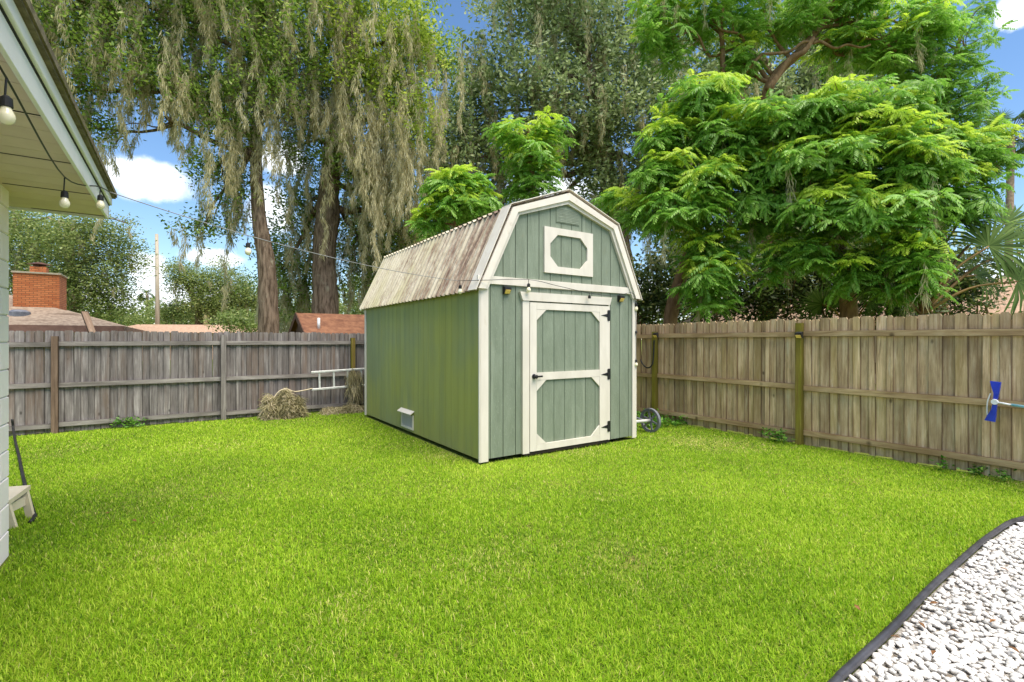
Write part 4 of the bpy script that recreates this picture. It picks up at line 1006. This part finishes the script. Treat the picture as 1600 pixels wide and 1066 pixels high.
# shrubs behind the fences
def shrub(label, px, py, rx, ry, D, n, mat='dark_leaf', L=.14, Wd=.07, seed=1, group='dark shrubs behind the tan fence', stems=5):
    r = np.random.default_rng(seed); b = gz(px, D); root = empty('shrub', b, label, 'shrub', group); B = np.array(b)
    cl = px_clump(px, py, rx, ry, D); s = MB()
    tw_ = clump_pts(cl, max(4, n//20), r)
    for e in tw_[:stems*2]: limb(s, (r.uniform(-.25, .25), r.uniform(-.25, .25), 0), e-B, .045, .01, r, .03, 4, 6)
    s.build('stems', M['bark_smooth'], root, smooth=True)
    V, Fq, R = leaves(tw_-B, .3, 20, L, Wd, r); o = place(np_mesh('foliage', V, Fq, M[mat], R), 'foliage', root); o['kind'] = 'stuff'
SHL = ['dark shrub in the shade between the shed and the leaning trunk', 'dark shrub just beyond the leaning feathery trunk', 'dark shrub filling the gap between the two nearer feathery trees', 'dark shrub behind the low shaded fan palm',
       'dark shrub behind the brown palm leaf stalks', 'dark shrub under the big fan palm leaves', 'dark shrub hidden behind the shed gable']
PBL = ['pale bush behind the brown shed roof', 'pale bush behind the thick oak trunk and the shed', 'pale bush beside the slim oak trunk', 'pale bush at the foot of the utility pole']
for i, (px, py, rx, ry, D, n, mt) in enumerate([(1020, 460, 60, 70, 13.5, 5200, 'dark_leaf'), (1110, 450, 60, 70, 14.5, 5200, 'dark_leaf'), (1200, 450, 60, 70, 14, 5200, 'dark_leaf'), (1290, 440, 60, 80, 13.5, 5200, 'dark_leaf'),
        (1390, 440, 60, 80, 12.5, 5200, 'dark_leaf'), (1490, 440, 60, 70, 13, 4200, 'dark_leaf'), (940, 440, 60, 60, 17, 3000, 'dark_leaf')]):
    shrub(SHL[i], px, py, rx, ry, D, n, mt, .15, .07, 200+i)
for i, (px, py, rx, ry, D, n) in enumerate([(470, 500, 50, 30, 30, 3000), (560, 480, 60, 50, 30, 3000), (380, 505, 50, 20, 34, 2500), (215, 500, 40, 18, 48, 2000)]):
    shrub(PBL[i], px, py, rx, ry, D, n, 'oak_far', .22, .11, 230+i, 'pale bushes beyond the grey fence')

# bright feathery (pinnate) trees: sprays of fronds, each spray an object that shares its mesh
def spray_mesh(seed, mat):
    r = np.random.default_rng(seed); V, Fq, R, off = [], [], [], 0
    nf = 9
    for k in range(nf):
        a = 2*math.pi*k/nf+r.uniform(-.3, .3); L = r.uniform(.42, .62); el = r.uniform(-.25, .8); tb = r.uniform(.25, .7)
        d = np.array([math.cos(a)*math.cos(el), math.sin(a)*math.cos(el), math.sin(el)]); s = np.array([-math.sin(a), math.cos(a), 0]); up = np.cross(d, s)
        up = up if up[2] > 0 else -up
        npair = 8
        for j in range(npair+1):
            t = .16+.84*j/npair; dr = np.array([0, 0, -.5*L*t*t])
            p = d*L*t+dr; ll = .155*(math.sin(math.pi*(.22+.62*t)))*r.uniform(.85, 1.15); lw = .046*r.uniform(.85, 1.2)
            for sg in ((-1, 1) if j < npair else (0,)):
                ax = d*.75+s*sg*.8+np.array([0, 0, -.65-.45*t]) if sg else d+np.array([0, 0, -.7])
                ax = ax+r.normal(size=3)*.12; ax /= np.linalg.norm(ax); sd_ = np.cross(ax, up); sd_ /= np.linalg.norm(sd_)
                m = p+ax*ll*.4+up*.008
                V += [p, m+sd_*lw*.5, p+ax*ll, m-sd_*lw*.5]; Fq.append([off, off+1, off+2, off+3]); off += 4
                R.append(np.clip(tb+r.normal()*.16, 0, 1))
        # stalk
        q = d*L+np.array([0, 0, -.5*L]); w_ = s*.006
        V += [-w_, w_, q+w_*.3, q-w_*.3]; Fq.append([off, off+1, off+2, off+3]); off += 4; R.append(.6)
    return np_mesh('leaf_spray', np.array(V), np.array(Fq), M[mat], R)
SPR = [spray_mesh(300+i, 'china') for i in range(6)]; SPN = [spray_mesh(330+i, 'china_new') for i in range(4)]
def mdata(me):
    n, m = len(me.vertices), len(me.polygons); v = np.empty(n*3, np.float32); me.vertices.foreach_get('co', v)
    f = np.empty(m*4, np.int32); me.loops.foreach_get('vertex_index', f); a = np.empty(m, np.float32); me.attributes['rnd'].data.foreach_get('value', a)
    return v.reshape(-1, 3), f.reshape(-1, 4), a
SPD = {me.name: mdata(me) for me in SPR+SPN}
def feather_tree(label, base, path, radii, clumps, nspray, seed, scale=(.85, 1.3), new=.3, group='bright feathery trees', moss_n=0):
    r = np.random.default_rng(seed); root = empty('feathery_tree', base, label, 'tree', group); B = np.array(base, float)
    P = spline([tuple(p) for p in path], 8); m = len(P); rr_ = np.interp(np.linspace(0, 1, m), np.linspace(0, 1, len(radii)), radii)
    MB().tube([tuple(np.array(p)-B) for p in P], list(rr_), 12, jit=.05).build('trunk', M['bark_smooth'], root, smooth=True)
    PA = np.array(P); br = MB(); vol = np.array([c[1][0]*c[1][2] for c in clumps]); cnt = np.maximum(3, (nspray*vol/vol.sum()).astype(int)); todo = []
    for (c, rad), k in zip(clumps, cnt):
        c = np.array(c); j = np.argmin(np.linalg.norm(PA-c, axis=1)+np.maximum(0, PA[:, 2]-c[2])*2); j = max(j, len(PA)//3)
        sp = limb(br, PA[j]-B, c-B-np.array([0, 0, rad[2]*.3]), min(rr_[j]*.6, .07), .025, r)
        rad = (rad[0]*1.12, rad[1]*1.12, rad[2]*1.4); q = clump_pts((c, rad), k, r, 2.0)
        for e in q:
            s0 = sp[r.integers(len(sp)//2, len(sp))]
            if r.random() < .4: limb(br, s0, e-B, .014, .006, r, .08, 3, 5)
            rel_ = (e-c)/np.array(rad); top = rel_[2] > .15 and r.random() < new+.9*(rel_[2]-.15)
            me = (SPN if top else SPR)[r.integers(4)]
            out_ = math.atan2(rel_[1], rel_[0]); tilt = .5*min(1, np.hypot(rel_[0], rel_[1]))+r.normal()*.3
            R_q = Matrix.Rotation(tilt, 3, Vector((-math.sin(out_), math.cos(out_), 0)))@Matrix.Rotation(r.uniform(0, 6.28), 3, 'Z')
            todo.append((float(np.hypot(e[0], e[1])), me, e-B, R_q, r.uniform(*scale), top))
    todo.sort(key=lambda k: k[0]); rest_ = {}
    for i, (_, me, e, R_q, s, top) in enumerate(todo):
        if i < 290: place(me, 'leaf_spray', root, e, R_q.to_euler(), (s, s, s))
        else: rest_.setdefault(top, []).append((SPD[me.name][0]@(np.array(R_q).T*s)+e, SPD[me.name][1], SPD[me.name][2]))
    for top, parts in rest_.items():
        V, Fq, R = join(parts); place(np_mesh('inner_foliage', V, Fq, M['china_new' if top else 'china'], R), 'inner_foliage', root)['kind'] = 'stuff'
    br.build('branches', M['bark_smooth'], root, smooth=True)['kind'] = 'stuff'
    if moss_n:
        tp = np.concatenate([clump_pts(c, max(1, moss_n//len(clumps)), r, 1.5) for c in clumps])
        V, Fq, R = moss(tp-B, r.uniform(.4, 1.3, len(tp)), r, 70, .08, .014); o = place(np_mesh('spanish_moss', V, Fq, M['moss'], R), 'spanish_moss', root); o['kind'] = 'stuff'
    return root
b1 = gz(1043, 12)
feather_tree('bright feathery tree with a leaning trunk rising beside the shed', b1, [b1, W(1048, 500, 12), W(1062, 440, 12), W(1085, 370, 11.8), W(1110, 300, 11.6), W(1130, 220, 11.6)], [.2, .17, .15, .12, .1, .05],
    PC([(1100, 160, 70, 28, 11.2), (1040, 215, 42, 26, 11), (1045, 270, 55, 28, 10.8), (1110, 290, 70, 28, 10.6), (1060, 330, 70, 30, 10.6), (1150, 220, 80, 36, 11), (1110, 390, 50, 28, 10.8), (1110, 440, 45, 34, 10.6), (1190, 270, 60, 30, 10.6), (960, 310, 24, 14, 12), (1180, 330, 60, 32, 10.8), (1000, 330, 26, 22, 11.4)]),
    620, 401, scale=(.62, .92), new=.32, moss_n=14)
b2 = gz(1330, 10.6)
feather_tree('bright feathery tree spreading widest over the middle of the tan fence', b2, [b2, W(1325, 470, 10.6), W(1310, 400, 10.5), W(1325, 320, 10.4), W(1350, 230, 10.3), W(1370, 150, 10.3)], [.2, .17, .14, .12, .09, .05],
    PC([(1230, 195, 70, 34, 10.4), (1300, 180, 80, 36, 10.2), (1390, 170, 70, 36, 10), (1350, 240, 90, 40, 9.8), (1270, 260, 80, 36, 10), (1420, 270, 70, 40, 9.6), (1240, 400, 55, 34, 10.2), (1300, 330, 80, 36, 9.8), (1390, 340, 80, 36, 9.5), (1460, 220, 50, 30, 9.7), (1500, 230, 40, 24, 9.8), (1420, 400, 60, 30, 9.3), (1350, 420, 60, 34, 9.8), (1420, 445, 40, 22, 9.4), (1540, 245, 40, 22, 9.9), (1480, 300, 60, 34, 9.8), (1555, 215, 34, 14, 10), (1440, 320, 40, 24, 9.8)]),
    860, 411, scale=(.58, .88), new=.32, moss_n=12)
b3 = gz(1200, 15)
feather_tree('tall feathery tree whose forked branches arch above the lower green crowns', b3, [b3, W(1200, 400, 15), W(1195, 250, 15), W(1200, 140, 15), W(1250, 80, 15), W(1290, 30, 15), W(1320, -30, 15)], [.24, .22, .18, .15, .12, .1, .06],
    PC([(1050, 50, 45, 40, 14.5), (1110, 20, 60, 26, 14.5), (1180, 30, 60, 26, 15), (1260, 20, 60, 26, 15), (1340, 30, 60, 34, 15), (1400, 70, 60, 34, 15), (1440, 40, 50, 36, 15), (1320, 80, 60, 24, 15.4), (1150, 90, 45, 24, 14.8), (1030, 10, 40, 20, 14.6), (1200, -60, 200, 40, 15)]),
    420, 421, scale=(.75, 1.1), new=.1, moss_n=26)
# bare fork of the tall tree
fk = MB(); Bf = np.array(b3); r_ = np.random.default_rng(9)
for a, b, r0 in [((1140, 150), (1125, 40), .09), ((1125, 40), (1120, -30), .07), ((1145, 145), (1190, 85), .06), ((1190, 85), (1270, 68), .05), ((1200, 140), (1270, 60), .1), ((1270, 68), (1310, 75), .045), ((1310, 75), (1360, 70), .035), ((1200, 190), (1145, 148), .1)]:
    limb(fk, np.array(W(a[0], a[1], 14.6))-Bf, np.array(W(b[0], b[1], 14.6))-Bf, r0, r0*.75, r_, .02, 4, 8)
fko = [o for o in bpy.data.objects if o.type == 'EMPTY' and o.get('label', '').startswith('tall feathery')][0]
fk.build('branches', M['bark_smooth'], fko, smooth=True)['kind'] = 'stuff'
b4 = gz(1470, 16)
feather_tree('loose dark green feathery tree against open sky above the fan palms', b4, [b4, W(1470, 400, 16), W(1465, 250, 16), W(1480, 140, 16), W(1500, 60, 16)], [.2, .17, .14, .1, .05],
    PC([(1470, 110, 50, 34, 15.6), (1510, 70, 45, 30, 15.6), (1490, 170, 50, 34, 15.6), (1540, 140, 34, 18, 15.4), (1460, 20, 40, 28, 16), (1440, 150, 40, 40, 15.8), (1520, 20, 26, 20, 16), (1480, 220, 40, 20, 15.6), (1420, 90, 50, 40, 15.8), (1530, 190, 40, 30, 15.4), (1450, 60, 50, 40, 15.8)]),
    290, 431, scale=(.6, .9), new=-.6)
for o in [o for o in bpy.data.objects if o.parent and o.parent.get('label', '').startswith('loose dark') and o.name.startswith('leaf_spray')]: o.scale = [x*.95 for x in o.scale]
b5 = gz(835, 13.5)
feather_tree('slender feathery sapling showing above the shed ridge', b5, [b5, W(838, 420, 13.5), W(836, 320, 13.5), W(828, 240, 13.5), W(825, 200, 13.5)], [.09, .08, .07, .05, .03],
    PC([(800, 210, 34, 18, 13.3), (860, 205, 34, 16, 13.3), (835, 245, 55, 24, 13.4), (830, 285, 40, 26, 13.5)]), 110, 441, scale=(.6, .85), new=.5)
b6 = gz(715, 12.6)
feather_tree('small feathery sapling peeking over the stained shed roof', b6, [b6, W(715, 420, 12.6), W(712, 360, 12.6), W(710, 300, 12.6)], [.08, .07, .06, .03],
    PC([(685, 290, 30, 20, 12.4), (730, 280, 34, 16, 12.4), (710, 325, 50, 24, 12.5), (670, 350, 24, 18, 12.5), (750, 310, 26, 18, 12.6)]), 120, 451, scale=(.6, .85), new=.5)

# fan palms behind the tan fence
def fan_mesh(seed, n=44, rad=1.0):
    r = np.random.default_rng(seed); V, Fq, R, off = [], [], [], 0
    for k in range(n):
        a = math.radians(-125+250*k/(n-1))+r.uniform(-.02, .02); L = rad*r.uniform(.85, 1.05)*(1-.15*abs(k/(n-1)-.5)); w_ = .022
        d = np.array([math.cos(a), math.sin(a), .06*((k % 2)*2-1)*.3]); s = np.array([-math.sin(a), math.cos(a), 0])
        dr = r.uniform(.10, .28)
        p0 = np.zeros(3); p1 = d*L*.5+np.array([0, 0, .03]); p2 = d*L+np.array([0, 0, -dr*L])
        V += [p0-s*.006, p0+s*.006, p1+s*w_, p1-s*w_, p2+s*.003, p2-s*.003]; i = off
        Fq += [[i, i+1, i+2, i+3], [i+3, i+2, i+4, i+5]]; off += 6; t = np.clip(.45+r.normal()*.2, 0, 1); R += [t, t]
    return np_mesh('fan_leaf', np.array(V), np.array(Fq), M['palm'], R)
FAN = [fan_mesh(500+i) for i in range(4)]
def fan_palm(label, base, crown, leaves_, seed, trunk_r=.16, group='fan palms behind the tan fence'):
    r = np.random.default_rng(seed); root = empty('fan_palm', base, label, 'palm', group); B = Vector(base); cr = Vector(crown)
    MB().tube([Vector((0, 0, 0)), (cr-B)*.5+Vector((.03, .02, 0)), cr-B], [trunk_r*1.2, trunk_r, trunk_r*.9], 12, jit=.06).build('trunk', M['palm_trunk'], root, smooth=True)
    for i, (hub, s, tx, ty, tz) in enumerate(leaves_):
        hub = Vector(hub); mid = (cr+hub)/2+Vector((0, 0, .12*(hub-cr).length))
        lf_ = MB().tube([p for p in spline([tuple(cr-B), tuple(mid-B), tuple(hub-B)], 5)], [.028]*5+[.02]*5+[.014], 6).build('petiole', M['palm_stem'], root, smooth=True)
        d = (hub-mid).normalized(); q = d.to_track_quat('X', 'Z').to_matrix()@Matrix.Rotation(tx, 3, 'X')@Matrix.Rotation(ty, 3, 'Y')
        place(FAN[i % 4], 'fan_leaf', root, hub-B, q.to_euler(), (s, s, s))
    return root
D7 = 9.4; c7 = W(1440, 492, D7)
fan_palm('fan palm with splayed brown leaf stalks above the tan fence', (c7.x, c7.y, 0), c7,
    [(W(1545, 385, 9.2), 1.05, .9, .1, 0), (W(1590, 440, 8.9), 1.0, 1.0, .2, 0), (W(1500, 345, 9.8), 1.0, .8, 0, 0), (W(1570, 350, 10), 1.1, .9, 0, 0), (W(1420, 400, 9.9), .8, .9, 0, 0), (W(1455, 395, 9.2), .7, 1.0, 0, 0), (W(1370, 440, 9.6), .7, 1.0, 0, 0), (W(1620, 390, 9.6), 1.0, 1.0, 0, 0), (W(1525, 430, 10.2), .9, 1.0, 0, 0)], 1)
D8 = 12.6; c8 = W(1330, 520, D8)
fan_palm('low fan palm in the shade under the feathery trees', (c8.x, c8.y, 0), c8,
    [(W(1320, 465, 12.2), .75, .9, 0, 0), (W(1360, 470, 12), .7, 1.0, .2, 0), (W(1285, 475, 12.4), .75, 1.0, 0, 0), (W(1345, 445, 12.8), .7, .8, 0, 0), (W(1385, 480, 12.3), .7, 1.0, 0, 0)], 2)
D9 = 26; c9 = W(1580, 215, D9)
fan_palm('tall cabbage palm with bare trunk against the blue sky', gz(1573, D9), c9,
    [(c9+Vector((math.cos(a)*math.cos(e), math.sin(a)*math.cos(e), math.sin(e)))*1.1, .95, .5, .3, 0) for a, e in [(i*.7, (-.5, .1, .6, 1.1)[i % 4]) for i in range(18)]], 3, .17)
D10 = 70; c10 = W(230, 462, D10)
fan_palm('tiny far cabbage palm beside the utility pole', gz(231, D10), c10,
    [(c10+Vector((math.cos(a)*math.cos(e), math.sin(a)*math.cos(e), math.sin(e)))*.7, .9, .5, .3, 0) for a, e in [(i*.75, (-.5, .1, .6, 1.1)[i % 4]) for i in range(14)]], 4, .2, 'far palms')

# moss heaps and weeds along the fences
def heap(name, label, cat, centre, rad, n, mat, seed, hang=None):
    r = np.random.default_rng(seed); c = np.array(centre, float); d = unit(n, r); d[:, 2] = np.abs(d[:, 2]); d = d/np.max(np.abs(d), axis=1)[:, None]**.4
    lump = 1+.16*np.sin(d[:, 0]*7+1)+.12*np.sin(d[:, 1]*9+d[:, 2]*6)
    p = d*np.array(rad)*(r.random(n)**.25*lump)[:, None]
    ax = r.normal(size=(n, 3))*np.array([.6, .6, .35])+np.array([0, 0, -.75])+d*.12; ax /= np.linalg.norm(ax, axis=1)[:, None]
    sd_ = np.cross(ax, unit(n, r)); sd_ /= np.linalg.norm(sd_, axis=1)[:, None]; l = r.uniform(.05, .16, n)[:, None]; w_ = .011
    a, b = p, p+ax*l; b[:, 2] = np.maximum(b[:, 2], .005)
    V = np.stack([a-sd_*w_*.5, a+sd_*w_*.5, b+sd_*w_*.25, b-sd_*w_*.25], 1).reshape(-1, 3)
    R = np.clip(.5+.2*np.sin(d[:, 0]*6)+r.normal(size=n)*.22, 0, 1)
    root = place(np_mesh(name, V, np.arange(n)[:, None]*4+np.arange(4), M[mat], R), name, None, tuple(c)); tag(root, label, cat); return root
hc = on_v(443, 648, FV-.42); hc.z = 0
heap('moss_heap', 'heap of dry moss and straw piled against the grey fence', 'moss heap', hc, (.36, .2, .53), 9000, 'moss_dry', 601)
h2 = on_v(546, 640, FV-.35); h2.z = 0
heap('moss_litter', 'low litter of fallen moss under the ladder', 'moss heap', h2, (.55, .22, .16), 3500, 'moss_dry', 602)
r_ = np.random.default_rng(8); mt_ = on_v(556, 573, FV-.2); tp = [np.array((r_.uniform(-.10, .10), r_.uniform(-.04, .04), r_.uniform(-.1, .03))) for _ in range(9)]
V, Fq, R = moss(tp, r_.uniform(.5, .85, 9), r_, 190, .10, .011)
tag(place(np_mesh('hanging_moss', V, Fq, M['moss_dry'], R), 'hanging_moss', None, tuple(mt_)), 'clump of grey moss hanging over the aluminium ladder', 'moss')
rp_ = [on_v(420, 642, FV-.55), on_v(428, 622, FV-.5), on_v(437, 611, FV-.5), on_v(448, 608, FV-.5), on_v(460, 612, FV-.45), on_v(475, 610, FV-.35), on_v(488, 607, FV-.22)]
tag(MB().tube(spline([tuple(p) for p in rp_], 5), .011, 6).build('rope', M['rope'], smooth=True), 'pale rope draped over the moss heap to the ladder end', 'rope')
def weeds(label, spots, seed, L=.09, Wd=.04, h=.14, mat='weed', name='weed_patch'):
    r = np.random.default_rng(seed); b = Vector(spots[0]); c = []
    for p in spots: c += [(p[0]+r.uniform(-.12, .12), p[1]+r.uniform(-.08, .08), r.uniform(.02, h)) for _ in range(6)]
    V, Fq, R = leaves(np.array(c)-np.array([b.x, b.y, 0]), .07, 9, L, Wd, r)
    V[:, 2] = np.maximum(V[:, 2], .004)
    return tag(place(np_mesh(name, V, Fq, M[mat], R), name, None, (b.x, b.y, 0)), label, 'weeds', 'weeds along the fences', 'stuff')
weeds('leafy weeds growing round the cart wheel behind the shed', [(FU-.5-i*.14, SV+.45+.05*i, 0) for i in range(9)]+[(FU-.15, 7.1-.2*i, 0) for i in range(7)], 1)
vv = v_at(1240); weeds('small green weed tuft at the foot of the tall green fence post', [(FU-.10, vv+.12, 0), (FU-.12, vv+.3, 0), (FU-.1, vv+.2, 0)], 2, .07, .03, .2)
vv = v_at(1560); weeds('low weeds at the fence foot below the blue pool brush', [(FU-.08, vv+.5-.3*i, 0) for i in range(3)], 3, .06, .03, .1)
weeds('low weeds at the foot of the grey fence', [(u_at(190)+.12*i, FV-.08, 0) for i in range(3)]+[(u_at(415)+.1*i, FV-.25, 0) for i in range(3)], 4, .07, .03, .16)
# a few fallen leaves
r_ = np.random.default_rng(44); lfm = MB().add([(-.035, 0, .004), (0, .014, .012), (.035, 0, .006), (0, -.014, .012), (-.035, 0, .001), (0, .014, .009), (.035, 0, .003), (0, -.014, .009)], [(0,1,2,3), (7,6,5,4), (0,4,5,1), (1,5,6,2), (2,6,7,3), (3,7,4,0)]).mesh('fallen_leaf', M['leaf_dry'])
for px, py in [(210, 822), (240, 826), (168, 810), (1215, 748), (1340, 962), (1400, 1010), (1440, 990), (1540, 940), (1552, 984), (1568, 900), (1490, 1000), (1585, 1030), (1460, 1035), (1460, 955)]:
    p = G(px, py); on_b = p.y < edge_v(p.x)
    o = place(lfm, 'fallen_leaf', None, (p.x, p.y, .045), (r_.uniform(-.4, .4), r_.uniform(-.4, .4), r_.uniform(0, 6)), (.7, .8, 1))
    tag(o, 'dry brown leaf lying on the white stones' if on_b else 'dry brown leaf lying on the lawn', 'leaf', 'fallen leaves on the stones' if on_b else 'fallen leaves on the lawn')
